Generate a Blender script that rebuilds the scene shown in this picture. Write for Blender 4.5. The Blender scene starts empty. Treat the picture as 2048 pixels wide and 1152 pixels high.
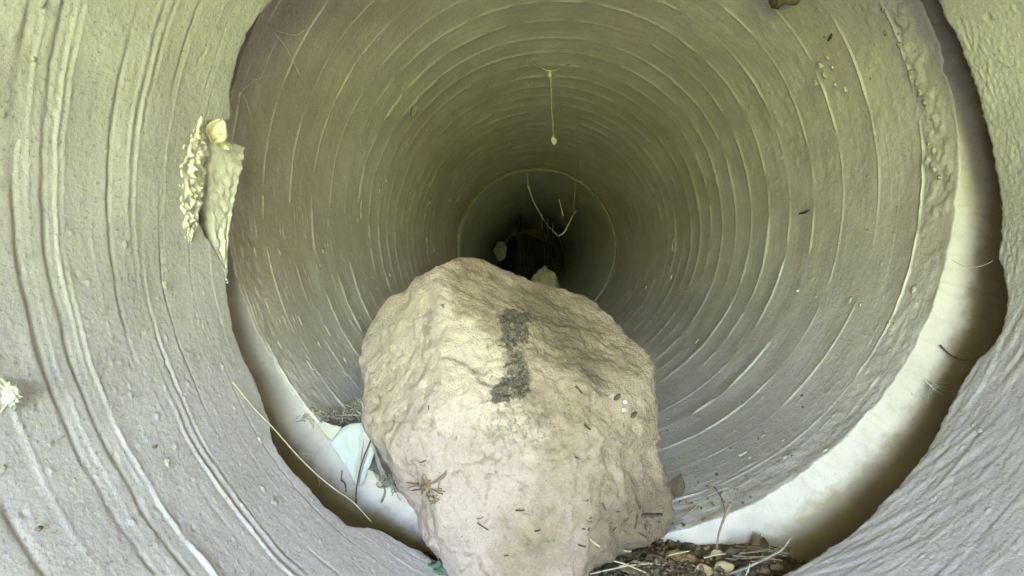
import bpy, bmesh, math, random
import numpy as np
from mathutils import Vector, Matrix, Euler

random.seed(7)
rng = np.random.default_rng(11)
scene = bpy.context.scene
col = scene.collection
pi = math.pi
rad = math.radians

# ------------------------------------------------------------------ layout
R = 0.375                       # pipe bore radius (750 mm culvert)
R2 = 1.045 * R                  # the pipes beyond the open joint are a touch wider
Q = 1.03 * R
CAM = Vector((-0.175 * Q, 0.0, -0.227 * Q))
Y1 = 1.335 * R                  # downstream end of the near pipe
Y2 = 1.432 * Q                  # mouth of the second pipe
Y3 = 6.564 * Q                  # joint between second and third pipe
Y4 = 12.5 * Q                   # joint between third and fourth pipe
Y5 = 18.0 * R
YE = -2.8 * R                   # culvert entrance, behind the camera
NX, NZ = CAM.x + 0.231 * R, CAM.z + 0.098 * R  # the near pipe has settled: its axis is lower and to the right

# ------------------------------------------------------------------ camera
cam_d = bpy.data.cameras.new('camera')
cam = bpy.data.objects.new('camera', cam_d)
col.objects.link(cam)
cam_d.sensor_width = 36.0
cam_d.lens = 18.0
cam_d.clip_start = 0.01
cam_d.clip_end = 2000.0
PITCH, YAW = math.atan(44 / 1024), math.atan(21 / 1024)
cam.location = CAM
cam.rotation_euler = Euler((pi / 2 - PITCH, 0, YAW))
scene.camera = cam

# ------------------------------------------------------------------ sky, sun, exposure
SUN_EL, SUN_AZ = rad(55), rad(78)     # the sun stands to the right and slightly behind the embankment: no direct beam enters the pipe
world = bpy.data.worlds.new('World')
scene.world = world
world.use_nodes = True
wn = world.node_tree.nodes
wl = world.node_tree.links
sky = wn.new('ShaderNodeTexSky')
sky.sky_type = 'NISHITA'
sky.sun_disc = False
sky.sun_elevation = SUN_EL
sky.sun_rotation = SUN_AZ
sky.air_density = 1.0
sky.dust_density = 0.6
wn['Background'].inputs['Strength'].default_value = 0.15
wl.new(sky.outputs['Color'], wn['Background'].inputs['Color'])

sun_d = bpy.data.lights.new('sun', 'SUN')
sun_d.energy = 5.0
sun_d.angle = rad(0.5)
sun_d.color = (1.0, 0.95, 0.86)
sun = bpy.data.objects.new('sun', sun_d)
col.objects.link(sun)
sun_dir = Vector((math.sin(SUN_AZ) * math.cos(SUN_EL), math.cos(SUN_AZ) * math.cos(SUN_EL), math.sin(SUN_EL)))
sun.rotation_euler = sun_dir.to_track_quat('Z', 'Y').to_euler()
sun.location = (0, -5, 12)

vs = scene.view_settings
vs.view_transform = 'Standard'
vs.look = 'None'
vs.exposure = 6.0
vs.gamma = 1.0
vs.use_curve_mapping = False
scene.render.engine = 'CYCLES'
cy = scene.cycles
cy.use_denoising = True
cy.max_bounces = 6
cy.diffuse_bounces = 5
cy.glossy_bounces = 3
cy.use_adaptive_sampling = False
cy.use_guiding = False
cy.sample_clamp_indirect = 8.0
try:
    cy.denoiser = 'OPENIMAGEDENOISE'
    cy.denoising_input_passes = 'RGB_ALBEDO_NORMAL'
    cy.denoising_prefilter = 'ACCURATE'
except Exception:
    pass

# ------------------------------------------------------------------ numpy noise
_perm = rng.permutation(256).astype(np.int64)
_perm = np.concatenate([_perm, _perm, _perm])
_grad = rng.normal(size=(256, 3))
_grad /= np.linalg.norm(_grad, axis=1)[:, None]


def perlin(x, y, z=0.0):
    x = np.asarray(x, dtype=np.float64)
    y = np.asarray(y, dtype=np.float64)
    z = np.asarray(z, dtype=np.float64)
    x, y, z = np.broadcast_arrays(x, y, z)
    xi = np.floor(x).astype(np.int64)
    yi = np.floor(y).astype(np.int64)
    zi = np.floor(z).astype(np.int64)
    xf, yf, zf = x - xi, y - yi, z - zi
    xi &= 255
    yi &= 255
    zi &= 255
    u = xf * xf * xf * (xf * (xf * 6 - 15) + 10)
    v = yf * yf * yf * (yf * (yf * 6 - 15) + 10)
    w = zf * zf * zf * (zf * (zf * 6 - 15) + 10)
    out = 0
    for dx in (0, 1):
        wx = u if dx else 1 - u
        for dy in (0, 1):
            wy = v if dy else 1 - v
            for dz in (0, 1):
                wz = w if dz else 1 - w
                g = _grad[_perm[_perm[_perm[xi + dx] + yi + dy] + zi + dz]]
                out = out + wx * wy * wz * (g[..., 0] * (xf - dx) + g[..., 1] * (yf - dy) + g[..., 2] * (zf - dz))
    return out * 1.5


def fbm(x, y, z=0.0, octv=4, gain=0.5):
    a, s, t = 1.0, 1.0, 0
    for k in range(octv):
        t = t + a * perlin(np.asarray(x) * s + 17.3 * k, np.asarray(y) * s + 5.1 * k, np.asarray(z) * s + 9.7 * k)
        a *= gain
        s *= 2.03
    return t


def sstep(a, b, x):
    t = np.clip((x - a) / (b - a), 0, 1)
    return t * t * (3 - 2 * t)


# ------------------------------------------------------------------ picture coordinates of the survey -> places
_rc = cam.rotation_euler.to_matrix()


def ray(px, py):
    return _rc @ Vector(((px - 1024) / 1024, -(py - 576) / 1024, -1.0))


def at(px, py, y):
    d = ray(px, py)
    return CAM + d * (y / d.y)


def on_wall(px, py, ax=0.0, az=0.0, r=R2):
    d = ray(px, py)
    ox, oz = CAM.x - ax, CAM.z - az
    a = d.x ** 2 + d.z ** 2
    b = ox * d.x + oz * d.z
    c = ox * ox + oz * oz - r * r
    t = (-b + math.sqrt(b * b - a * c)) / a
    return CAM + d * t


def on_near(px, py, r=R):
    return on_wall(px, py, NX, NZ, r)


# ------------------------------------------------------------------ objects
def tag(o, label, cat=None, group=None, kind=None):
    if label:
        o['label'] = label
    if cat:
        o['category'] = cat
    if group:
        o['group'] = group
    if kind:
        o['kind'] = kind
    return o


def empty(name, loc, label, cat, group=None):
    o = bpy.data.objects.new(name, None)
    o.empty_display_size = 0.05
    o.location = loc
    col.objects.link(o)
    return tag(o, label, cat, group)


def link_mesh(name, me, mat=None, parent=None, loc=None):
    o = bpy.data.objects.new(name, me)
    col.objects.link(o)
    if mat and len(me.materials) == 0:
        me.materials.append(mat)
    if parent:
        o.parent = parent
    if loc is not None:
        o.location = loc
    return o


def mesh_from(name, verts, quads=None, tris=None, smooth=True):
    """verts Nx3, quads Mx4, tris Kx3 -> mesh (fast path)."""
    me = bpy.data.meshes.new(name)
    verts = np.asarray(verts, dtype=np.float32)
    nq = 0 if quads is None else len(quads)
    nt = 0 if tris is None else len(tris)
    loops = []
    if nq:
        loops.append(np.asarray(quads, dtype=np.int32).ravel())
    if nt:
        loops.append(np.asarray(tris, dtype=np.int32).ravel())
    loops = np.concatenate(loops)
    starts = np.concatenate([np.arange(nq) * 4, nq * 4 + np.arange(nt) * 3]).astype(np.int32)
    me.vertices.add(len(verts))
    me.vertices.foreach_set('co', verts.ravel())
    me.loops.add(len(loops))
    me.loops.foreach_set('vertex_index', loops)
    me.polygons.add(nq + nt)
    me.polygons.foreach_set('loop_start', starts)
    me.update(calc_edges=True)
    me.validate()
    if smooth:
        me.polygons.foreach_set('use_smooth', np.ones(nq + nt, dtype=bool))
    return me


def grid_quads(nu, nv, wrap_u=False, flip=False):
    """index grid [v][u]"""
    us = nu if wrap_u else nu - 1
    i, j = np.meshgrid(np.arange(us), np.arange(nv - 1))
    a = j * nu + i
    b = j * nu + (i + 1) % nu
    c = (j + 1) * nu + (i + 1) % nu
    d = (j + 1) * nu + i
    q = np.stack([a, b, c, d], axis=-1).reshape(-1, 4)
    return q[:, ::-1] if flip else q


def ico(sub=3):
    bm = bmesh.new()
    bmesh.ops.create_icosphere(bm, subdivisions=sub, radius=1.0)
    V = np.array([v.co[:] for v in bm.verts])
    F = [tuple(v.index for v in f.verts) for f in bm.faces]
    bm.free()
    return V, F


def set_attr(me, name, vals):
    a = me.attributes.new(name, 'FLOAT', 'POINT')
    a.data.foreach_set('value', np.asarray(vals, dtype=np.float32))


# ------------------------------------------------------------------ materials
class NT:
    def __init__(self, name):
        self.m = bpy.data.materials.new(name)
        self.m.use_nodes = True
        self.t = self.m.node_tree
        self.n = self.t.nodes
        self.bsdf = self.n['Principled BSDF']
        self.bsdf.inputs['Specular IOR Level'].default_value = 0.25
        self.co = self.n.new('ShaderNodeTexCoord').outputs['Object']

    def link(self, a, b):
        self.t.links.new(a, b)

    def noise(self, scale, detail=4, rough=0.55, vec=None, dist=0.0):
        n = self.n.new('ShaderNodeTexNoise')
        n.inputs['Scale'].default_value = scale
        n.inputs['Detail'].default_value = detail
        n.inputs['Roughness'].default_value = rough
        n.inputs['Distortion'].default_value = dist
        self.link(vec or self.co, n.inputs['Vector'])
        return n.outputs['Fac']

    def voro(self, scale, vec=None, feat='F1'):
        n = self.n.new('ShaderNodeTexVoronoi')
        n.feature = feat
        n.inputs['Scale'].default_value = scale
        self.link(vec or self.co, n.inputs['Vector'])
        return n.outputs['Distance']

    def ramp(self, fac, stops):
        r = self.n.new('ShaderNodeValToRGB')
        e = r.color_ramp.elements
        while len(e) < len(stops):
            e.new(0.5)
        for k, (p, c) in enumerate(stops):
            e[k].position = p
            c = c if hasattr(c, '__len__') else (c, c, c)
            e[k].color = (*c, 1)
        self.link(fac, r.inputs['Fac'])
        return r.outputs['Color']

    def mix(self, fac, a, b, mode='MIX'):
        m = self.n.new('ShaderNodeMix')
        m.data_type = 'RGBA'
        m.blend_type = mode
        for s, v in ((0, fac), (6, a), (7, b)):
            if isinstance(v, (int, float)):
                m.inputs[s].default_value = v if s == 0 else (v, v, v, 1)
            elif isinstance(v, tuple):
                m.inputs[s].default_value = (*v, 1)
            else:
                self.link(v, m.inputs[s])
        return m.outputs[2]

    def math(self, op, a, b=0.0):
        m = self.n.new('ShaderNodeMath')
        m.operation = op
        for s, v in ((0, a), (1, b)):
            if isinstance(v, (int, float)):
                m.inputs[s].default_value = v
            else:
                self.link(v, m.inputs[s])
        return m.outputs[0]

    def attr(self, name):
        a = self.n.new('ShaderNodeAttribute')
        a.attribute_name = name
        return a.outputs['Fac']

    def bump(self, h, dist, strength=1.0, prev=None):
        b = self.n.new('ShaderNodeBump')
        b.inputs['Distance'].default_value = dist
        b.inputs['Strength'].default_value = strength
        self.link(h, b.inputs['Height'])
        if prev:
            self.link(prev, b.inputs['Normal'])
        return b.outputs['Normal']

    def out(self, color, rough=0.9, normal=None):
        if isinstance(color, tuple):
            self.bsdf.inputs['Base Color'].default_value = (*color, 1)
        else:
            self.link(color, self.bsdf.inputs['Base Color'])
        if isinstance(rough, (int, float)):
            self.bsdf.inputs['Roughness'].default_value = rough
        else:
            self.link(rough, self.bsdf.inputs['Roughness'])
        if normal:
            self.link(normal, self.bsdf.inputs['Normal'])
        return self.m


def cyl_vec(t, kt, ky):
    """(theta*kt, y*ky, radius) vector in the pipe's own coordinates: for marks that run round the bore."""
    s = t.n.new('ShaderNodeSeparateXYZ')
    t.link(t.co, s.inputs[0])
    th = t.math('ARCTAN2', s.outputs['Z'], s.outputs['X'])
    # sin/cos keep it seamless
    c = t.n.new('ShaderNodeCombineXYZ')
    t.link(t.math('MULTIPLY', t.math('COSINE', th), kt), c.inputs[0])
    t.link(t.math('MULTIPLY', t.math('SINE', th), kt), c.inputs[2])
    t.link(t.math('MULTIPLY', s.outputs['Y'], ky), c.inputs[1])
    return c.outputs[0]


def mat_concrete(name, light, spec=0.25, rough=(0.72, 0.95)):
    """the broad tone comes from the mesh's own 'tint' (procedural noise per vertex); grain and pores here"""
    t = NT(name)
    t.bsdf.inputs['Specular IOR Level'].default_value = spec
    a = t.n.new('ShaderNodeAttribute')
    a.attribute_name = 'tint'
    c = a.outputs['Color']
    sp = t.noise(330, 3, 0.6)
    c = t.mix(t.ramp(sp, [(0.30, 0.55), (0.37, 0.0)]), c, tuple(min(1, v * 1.3) for v in light))
    c = t.mix(t.ramp(sp, [(0.60, 0.0), (0.68, 0.7)]), c, tuple(v * 0.34 for v in light))
    fg = t.noise(900, 2, 0.6)
    c = t.mix(t.ramp(fg, [(0.35, 0.30), (0.50, 0.0), (0.65, 0.0)]), c, tuple(v * 0.55 for v in light))
    g = t.noise(95, 4, 0.7)
    c = t.mix(t.ramp(g, [(0.35, 0.22), (0.62, 0.0)]), c, tuple(v * 0.62 for v in light))
    n3 = t.bump(t.math('ADD', t.math('MULTIPLY', g, 2.0), sp), 0.00042, 0.9)
    return t.out(c, t.ramp(g, [(0.3, rough[0]), (0.7, rough[1])]), n3)


CON = {'near': ((0.570, 0.515, 0.445), (0.50, 0.45, 0.385), (0.45, 0.395, 0.33), 0.35, None),
       'second': ((0.685, 0.60, 0.525), (0.58, 0.505, 0.435), (0.49, 0.415, 0.345), 0.55, (0.84, 0.78, 0.70)),
       'deep': ((0.66, 0.61, 0.54), (0.57, 0.53, 0.46), (0.50, 0.45, 0.38), 0.45, None)}
SKY_TINT = np.array([0.55, 0.475, 0.525])     # lilac cast of skylight painted onto the lower walls


def bake_tint(me, kind, T, Y, rr, ridge=None):
    light, dark, grime, streak, pale = [np.array(v) if v is not None and hasattr(v, '__len__') else v for v in CON[kind]]
    X, Z = rr * np.cos(T), rr * np.sin(T)
    c, s = np.cos(T), np.sin(T)
    mid = 0.5 + 0.5 * fbm(X * 17, Y * 17, Z * 17, 4, 0.6)
    big = 0.5 + 0.5 * fbm(X * 3.2 + 7, Y * 3.2, Z * 3.2, 4, 0.6)
    st = 0.5 + 0.5 * fbm(c * 3, s * 3, Y * 95, 4, 0.6)
    k = sstep(0.25, 0.75, mid)[..., None]
    C = dark * (1 - k) + light * k
    k = (0.75 * sstep(0.45, 0.80, big))[..., None]
    C = C * (1 - k) + grime * k
    k = (streak * sstep(0.45, 0.85, st))[..., None]
    C = C * (1 - k) + grime * k
    wl_ = 0.05 * fbm(X * 5 + 3, Y * 5, Z * 5, 4, 0.6)
    wz = -0.10 * R - (0.12 if kind == 'second' else 0.0)
    k = sstep(0.11, -0.13, Z - wz + wl_) * (0.5 if kind == 'second' else 0.9)
    lum = (C.sum(-1) / SKY_TINT.sum())[..., None]
    k = (k * (kind != 'deep'))[..., None]
    C = C * (1 - k) + SKY_TINT * lum * k
    if kind == 'second':    # brown seep stain mixed with painted lip shade on the upper left
        k = deg_mask(T, 105, 205, 16) * (1 - sstep(0.05, 0.42, Y - Y2 + 0.10 * fbm(X * 6, Y * 6, Z * 6 + 3, 4, 0.6)))
        k = np.clip(k * (0.75 + 0.5 * fbm(c * 5, s * 5, Y * 30, 3)), 0, 1)[..., None]
        C = C * (1 - k) + np.array([0.42, 0.325, 0.26]) * k
    if ridge is not None and pale is not None:
        k = np.clip(ridge * 0.85, 0, 1)[..., None]
        C = C * (1 - k) + pale * k
    C = np.concatenate([C, np.ones(C.shape[:-1] + (1,))], -1)
    a = me.attributes.new('tint', 'FLOAT_COLOR', 'POINT')
    a.data.foreach_set('color', C.reshape(-1).astype(np.float32))


M = {}
for _k, _sp, _ro in (('near', 0.35, (0.58, 0.82)), ('second', 0.45, (0.50, 0.75)), ('deep', 0.4, (0.55, 0.8))):
    M[_k] = mat_concrete('concrete_' + _k, CON[_k][0], _sp, _ro)


def mat_face():
    t = NT('concrete_end_face')
    mid = t.noise(14, 5, 0.6)
    c = t.ramp(mid, [(0.3, (0.42, 0.35, 0.305)), (0.7, (0.50, 0.42, 0.375))])
    sm = t.noise(30, 6, 0.7)
    c = t.mix(t.ramp(sm, [(0.50, 0.0), (0.78, 0.55)]), c, (0.30, 0.235, 0.18))
    # shade of the joint gap painted in muddy brown over the outer face
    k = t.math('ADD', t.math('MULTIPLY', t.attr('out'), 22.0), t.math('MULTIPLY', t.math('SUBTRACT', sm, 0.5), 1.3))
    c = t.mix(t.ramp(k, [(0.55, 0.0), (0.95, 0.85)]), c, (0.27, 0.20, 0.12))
    c = t.mix(t.ramp(t.noise(300, 3, 0.6), [(0.66, 0.0), (0.72, 0.6)]), c, (0.16, 0.12, 0.08))
    n = t.bump(t.noise(160, 3, 0.65), 0.0012, 0.6)
    return t.out(c, 0.9, n)


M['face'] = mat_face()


def mat_simple(name, a, b, scale=60, rough=0.9, bump=0.0008, bscale=None, trans=0.0):
    t = NT(name)
    c = t.ramp(t.noise(scale, 5, 0.65), [(0.3, a), (0.7, b)])
    n = t.bump(t.noise(bscale or scale * 3, 4, 0.65), bump, 0.8)
    m = t.out(c, rough, n)
    return m


M['mortar'] = mat_simple('mortar', (0.42, 0.39, 0.32), (0.56, 0.52, 0.42), 120, 0.92, 0.0012)
M['broken'] = mat_simple('broken_concrete', (0.56, 0.49, 0.37), (0.72, 0.65, 0.50), 90, 0.95, 0.0025)
M['flake'] = mat_simple('flake_concrete', (0.50, 0.44, 0.36), (0.64, 0.57, 0.47), 70, 0.92, 0.0015)
M['soil'] = mat_simple('soil', (0.055, 0.040, 0.027), (0.19, 0.14, 0.09), 110, 0.97, 0.004)
M['earth'] = mat_simple('earth', (0.12, 0.085, 0.05), (0.22, 0.16, 0.09), 25, 0.97, 0.01)
M['rim'] = mat_simple('dirty_rim', (0.15, 0.135, 0.10), (0.27, 0.24, 0.185), 30, 0.95, 0.002)
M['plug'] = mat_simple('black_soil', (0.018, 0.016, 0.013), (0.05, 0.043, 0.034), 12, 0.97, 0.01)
M['stone_dim'] = mat_simple('stone_dim', (0.20, 0.20, 0.14), (0.32, 0.31, 0.23), 20, 0.9, 0.004)
M['grass'] = mat_simple('grass_ground', (0.14, 0.20, 0.012), (0.27, 0.33, 0.03), 0.8, 0.95, 0.02, 20)
M['leaf_tan'] = mat_simple('leaf_tan', (0.26, 0.18, 0.095), (0.38, 0.28, 0.16), 90, 0.8)
M['leaf_brown'] = mat_simple('leaf_brown', (0.11, 0.062, 0.028), (0.25, 0.15, 0.07), 90, 0.75)
M['leaf_dark'] = mat_simple('leaf_dark', (0.045, 0.028, 0.02), (0.11, 0.07, 0.045), 90, 0.7)
M['leaf_cream'] = mat_simple('leaf_cream', (0.54, 0.45, 0.30), (0.68, 0.58, 0.41), 60, 0.7)
M['twig_dark'] = mat_simple('twig_dark', (0.05, 0.033, 0.024), (0.12, 0.08, 0.055), 200, 0.85)
M['twig_brown'] = mat_simple('twig_brown', (0.16, 0.10, 0.06), (0.30, 0.20, 0.12), 200, 0.85)
M['straw'] = mat_simple('straw', (0.36, 0.29, 0.19), (0.48, 0.40, 0.28), 120, 0.7)
M['root'] = mat_simple('dry_root', (0.14, 0.115, 0.09), (0.32, 0.28, 0.23), 150, 0.9)
M['web'] = mat_simple('web', (0.40, 0.37, 0.30), (0.52, 0.49, 0.41), 200, 0.9)
M['webdim'] = mat_simple('web_dusty', (0.36, 0.33, 0.28), (0.48, 0.44, 0.39), 200, 0.9)
M['pebble'] = mat_simple('pebble', (0.36, 0.30, 0.22), (0.54, 0.47, 0.36), 150, 0.85)
M['pebble_red'] = mat_simple('pebble_red', (0.20, 0.125, 0.085), (0.32, 0.21, 0.15), 150, 0.85)
M['pebble_dark'] = mat_simple('pebble_dark', (0.10, 0.10, 0.10), (0.20, 0.20, 0.20), 150, 0.85)
M['white'] = mat_simple('seed_white', (0.60, 0.57, 0.50), (0.68, 0.65, 0.58), 200, 0.6)
M['moss'] = mat_simple('green_scrap', (0.04, 0.075, 0.05), (0.11, 0.16, 0.11), 130, 0.8, 0.002)
M['mud'] = mat_simple('mud', (0.14, 0.10, 0.07), (0.25, 0.18, 0.13), 100, 0.95, 0.002)
M['paper_blue'] = mat_simple('paper_blue', (0.38, 0.38, 0.37), (0.45, 0.44, 0.43), 30, 0.75, 0.0006, 200)
M['paper_cream'] = mat_simple('paper_cream', (0.38, 0.335, 0.28), (0.45, 0.40, 0.34), 40, 0.8, 0.0006, 200)
M['stone_pale'] = mat_simple('stone_pale', (0.40, 0.35, 0.19), (0.55, 0.48, 0.28), 20, 0.9, 0.004)


# ------------------------------------------------------------------ the ground outside and the embankment
def build_outside():
    nx, ny = 90, 90
    xs = np.sign(np.linspace(-1, 1, nx)) * np.abs(np.linspace(-1, 1, nx)) ** 3 * 400
    ys = np.sign(np.linspace(-1, 1, ny)) * np.abs(np.linspace(-1, 1, ny)) ** 3 * 400 - 3
    X, Y = np.meshgrid(xs, ys)
    Z = -1.33 * R - 0.09 + 0 * X
    # unseen rise opposite the culvert mouth, added for green bounce light
    Z = Z + 0.9 * sstep(-3.6, -12.0, Y) + 0.12 * fbm(X * 0.5, Y * 0.5) * sstep(-1.6, -3.0, Y)
    me = mesh_from('ground', np.stack([X, Y, Z], -1).reshape(-1, 3), grid_quads(nx, ny))
    o = link_mesh('ground', me, M['grass'])
    o['kind'] = 'structure'

    # embankment over the pipes: front with a round hole, sloping top, sides, back
    n = 96
    ro = 1.185 * R
    zc = NZ
    z0, z1 = -1.33 * R - 0.12, 1.6
    W, yb = 7.0, 12.0
    v, q = [], []
    ca = [math.atan2(zz_ - zc, xx_) % (2 * pi) for xx_ in (-W, W) for zz_ in (z0, z1)]
    ang = np.array(sorted(list(np.linspace(0, 2 * pi, n - 4, endpoint=False)) + ca))
    for a in ang:
        v.append((NX + ro * math.cos(a), YE + 0.03, zc + ro * math.sin(a)))
    for a in ang:
        c, s = math.cos(a), math.sin(a)
        k = min(W / abs(c) if abs(c) > 1e-6 else 1e9, ((z1 - zc) if s > 0 else (zc - z0)) / abs(s) if abs(s) > 1e-6 else 1e9)
        x, z = NX + c * k, zc + s * k
        v.append((x, YE + 0.03, z))
    for i in range(n):
        j = (i + 1) % n
        q.append((i, j, n + j, n + i))
    b = len(v)
    for (x, z) in ((-W, z0), (W, z0), (W, z1), (-W, z1)):
        v.append((NX + x, YE + 0.03, z))
    for (x, z) in ((-W, z0), (W, z0), (W, z1 + 0.6), (-W, z1 + 0.6)):
        v.append((NX + x, yb, z))
    q += [(b + 0, b + 1, b + 5, b + 4), (b + 1, b + 2, b + 6, b + 5), (b + 2, b + 3, b + 7, b + 6), (b + 3, b + 0, b + 4, b + 7), (b + 4, b + 5, b + 6, b + 7)]
    me = mesh_from('embankment', v, q, smooth=False)
    o = link_mesh('embankment', me, M['grass'])
    o['kind'] = 'structure'

    # earth packed round the open joint
    nt, nyy = 220, 14
    th = np.linspace(0, 2 * pi, nt, endpoint=False)
    for ya, yb, r0, nm in ((Y1 - 0.16, Y2 + 0.004, 1.345 * R, 'earth_backfill'), (Y3 - 0.1, Y3 + 0.1, 1.40 * R, 'earth_backfill'), (Y4 - 0.1, Y4 + 0.12, 1.24 * R, 'earth_backfill')):
        T, YY = np.meshgrid(th, np.linspace(ya, yb, nyy))
        rr = r0 + 0.006 * fbm(np.cos(T) * 4, np.sin(T) * 4, YY * 12)
        me = mesh_from(nm, np.stack([rr * np.cos(T), YY, rr * np.sin(T)], -1).reshape(-1, 3), grid_quads(nt, nyy, True))
        o = link_mesh(nm, me, M['earth'])
        o['kind'] = 'structure'
    # undisturbed earth that closes the far end
    V, F = ico(4)
    V = V * np.array([1.5 * R, 0.4, 1.5 * R]) * (1 + 0.06 * fbm(V[:, 0] * 3, V[:, 1] * 3, V[:, 2] * 3))[:, None] + np.array([0, Y5 + 0.3, 0])
    o = link_mesh('earth_backfill', mesh_from('earth_backfill', V, None, F), M['earth'])
    o['kind'] = 'structure'


build_outside()


# ------------------------------------------------------------------ pipes
def build_pipe(label, ax, az, ys, hfun, nt, y0f, y1f, mat_in, mat_face, wall=0.19 * R, edge=0.004, face_noise=0.0012, R=R, attr=None, clip=False):
    """ys: normalised positions 0..1 along the bore; y0f/y1f: end positions as functions of theta."""
    th = np.linspace(-pi, pi, nt, endpoint=False)
    root = empty('concrete_pipe', (ax, float(np.mean(y0f(th))), az - R - wall), label, 'pipe', 'concrete culvert pipes laid end to end')
    oy = root.location.y
    off = np.array([0, -oy, R + wall])
    s = np.asarray(ys)
    T, S = np.meshgrid(th, s)
    e0, e1 = y0f(T), y1f(T)
    Y = e0 + (e1 - e0) * S
    if clip:        # rows stay on the same rings and stop at the broken lip
        Y = np.minimum(e0 + (float(e1.max()) + 1e-4 - e0) * S, e1)
    H = hfun(T, Y)
    # worn, rounded lips at both ends
    de = np.minimum(Y - e0, e1 - Y)
    H = H - edge * np.clip(1 - de / (edge * 1.5), 0, 1) ** 2
    rr = R - H
    V = np.stack([rr * np.cos(T), Y, rr * np.sin(T)], -1).reshape(-1, 3) + off
    me = mesh_from('inner_wall', V, grid_quads(nt, len(s), True, flip=True))
    kind = [k for k in CON if M[k] is mat_in][0]
    bake_tint(me, kind, T, Y, rr, attr(T, Y) if attr else None)
    o = link_mesh('inner_wall', me, mat_in, root)

    # end faces share the lip positions
    for name, k, ends, flip in (('end_face', 0, y0f, False), ('end_face', -1, y1f, True)):
        nr = 26
        tt = np.linspace(0, 1, nr)
        Tf, Kf = np.meshgrid(th, tt)
        r0 = rr[k][None, :]
        rf = r0 + (R + wall - r0) * Kf
        yf = ends(Tf)
        ynear = Y[k][None, :]
        yf = ynear * (1 - sstep(0, 0.2, Kf)) + (ends(Tf) * 0 + float(np.mean(ynear))) * sstep(0, 0.2, Kf) * 0.5 + ynear * sstep(0, 0.2, Kf) * 0.5
        yf = yf + face_noise * fbm(rf * np.cos(Tf) * 40, rf * np.sin(Tf) * 40, 3.0) * sstep(0, 0.1, Kf)
        Vf = np.stack([rf * np.cos(Tf), yf, rf * np.sin(Tf)], -1).reshape(-1, 3) + off
        mf = mesh_from('end_face', Vf, grid_quads(nt, nr, True, flip=flip))
        if mat_face is mat_in:
            bake_tint(mf, kind, Tf, yf, rf)
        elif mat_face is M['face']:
            set_attr(mf, 'out', (Kf * wall + 0.018 * sstep(-0.25 * R, 0.55 * R, rf * np.sin(Tf))).ravel())  # painted gap shade grows outward and towards the top
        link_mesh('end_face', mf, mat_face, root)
        if k == 0:
            yo0 = yf[-1]
        else:
            yo1 = yf[-1]
    So = np.linspace(0, 1, 6)[:, None]
    Yo = yo0[None, :] * (1 - So) + yo1[None, :] * So
    To = np.broadcast_to(th[None, :], Yo.shape)
    ro = R + wall
    Vo = np.stack([ro * np.cos(To), Yo, ro * np.sin(To)], -1).reshape(-1, 3) + off
    mo = mesh_from('outer_shell', Vo, grid_quads(nt, 6, True))
    bake_tint(mo, kind, To, Yo, ro + 0 * Yo)
    link_mesh('outer_shell', mo, mat_in, root)
    return root


def ang_d(a, b):
    return (a - b + pi) % (2 * pi) - pi


def deg_mask(T, a, b, soft=8):
    """1 between a and b degrees (theta measured from the right, anticlockwise)"""
    c, h = rad((a + b) / 2), rad((b - a) / 2)
    d = np.abs(ang_d(T, c))
    return 1 - sstep(h - rad(soft), h + rad(soft), d)


def cs(T, k):
    return np.cos(T) * k, np.sin(T) * k


# near pipe -------------------------------------------------------------
def chip(T):
    t = np.degrees(np.where(T < 0, T + 2 * pi, T))
    return 0.125 * R * sstep(164, 167, t) * (1 - sstep(177, 187, t))


LIP = [(553, 0), (520, 35), (497, 70), (480, 110), (468, 150), (462, 195), (466, 240), (472, 300), (464, 360), (456, 420), (451, 480), (455, 540), (462, 610), (466, 640),
       (485, 700), (515, 760), (546, 845), (549, 880), (580, 925), (620, 965), (660, 1010), (700, 1045), (735, 1050), (760, 1055), (800, 1080), (840, 1100), (870, 1117), (960, 1170), (1100, 1200),
       (1300, 1212), (1450, 1190), (1540, 1158), (1590, 1135), (1640, 1100), (1700, 1060), (1760, 1003), (1800, 960), (1850, 900), (1878, 845), (1900, 800), (1940, 730), (1975, 692), (1996, 665), (2008, 620),
       (2004, 560), (1990, 515), (1993, 440), (1985, 340), (1975, 270), (1955, 190), (1935, 140), (1910, 80), (1880, 30), (1865, 0), (1700, -160), (1450, -290), (1200, -320), (950, -280), (720, -150)]
_lp = [on_near(x, y) for x, y in LIP]
_lt = np.array([math.atan2(p.z - NZ, p.x - NX) for p in _lp])
_ly = np.array([p.y for p in _lp])
_o = np.argsort(_lt)
_lt, _ly = _lt[_o], _ly[_o]
_lt = np.concatenate([_lt - 2 * pi, _lt, _lt + 2 * pi])
_ly = np.concatenate([_ly, _ly, _ly])


def near_end(T):
    c, s = cs(T, 1)
    y = np.interp(T, _lt, _ly) + 0.0016 * fbm(c * 16, s * 16, 2.0, 3) + 0.0016 * fbm(c * 60, s * 60, 4.0, 3)
    return y - chip(T)


RIDGES = [  # y/R, width m, height m
    (0.640, 0.0020, -0.0012), (0.700, 0.0018, 0.0008), (0.768, 0.0019, -0.0024), (0.790, 0.0010, 0.0005), (0.816, 0.0016, -0.0017),
    (0.838, 0.0010, 0.0007), (0.851, 0.0012, 0.0017), (0.905, 0.0009, 0.0004), (0.943, 0.0016, -0.0018), (0.985, 0.0008, 0.0012),
    (0.995, 0.0007, -0.0013), (1.005, 0.0007, 0.0013), (1.015, 0.0006, -0.0010), (1.022, 0.0007, 0.0009), (1.071, 0.0012, -0.0012),
    (1.085, 0.0008, 0.0005), (1.135, 0.0008, 0.0006), (1.165, 0.0006, -0.0005), (1.19, 0.0008, -0.0006), (1.24, 0.0007, 0.0006), (1.285, 0.0007, -0.0006),
]


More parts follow.
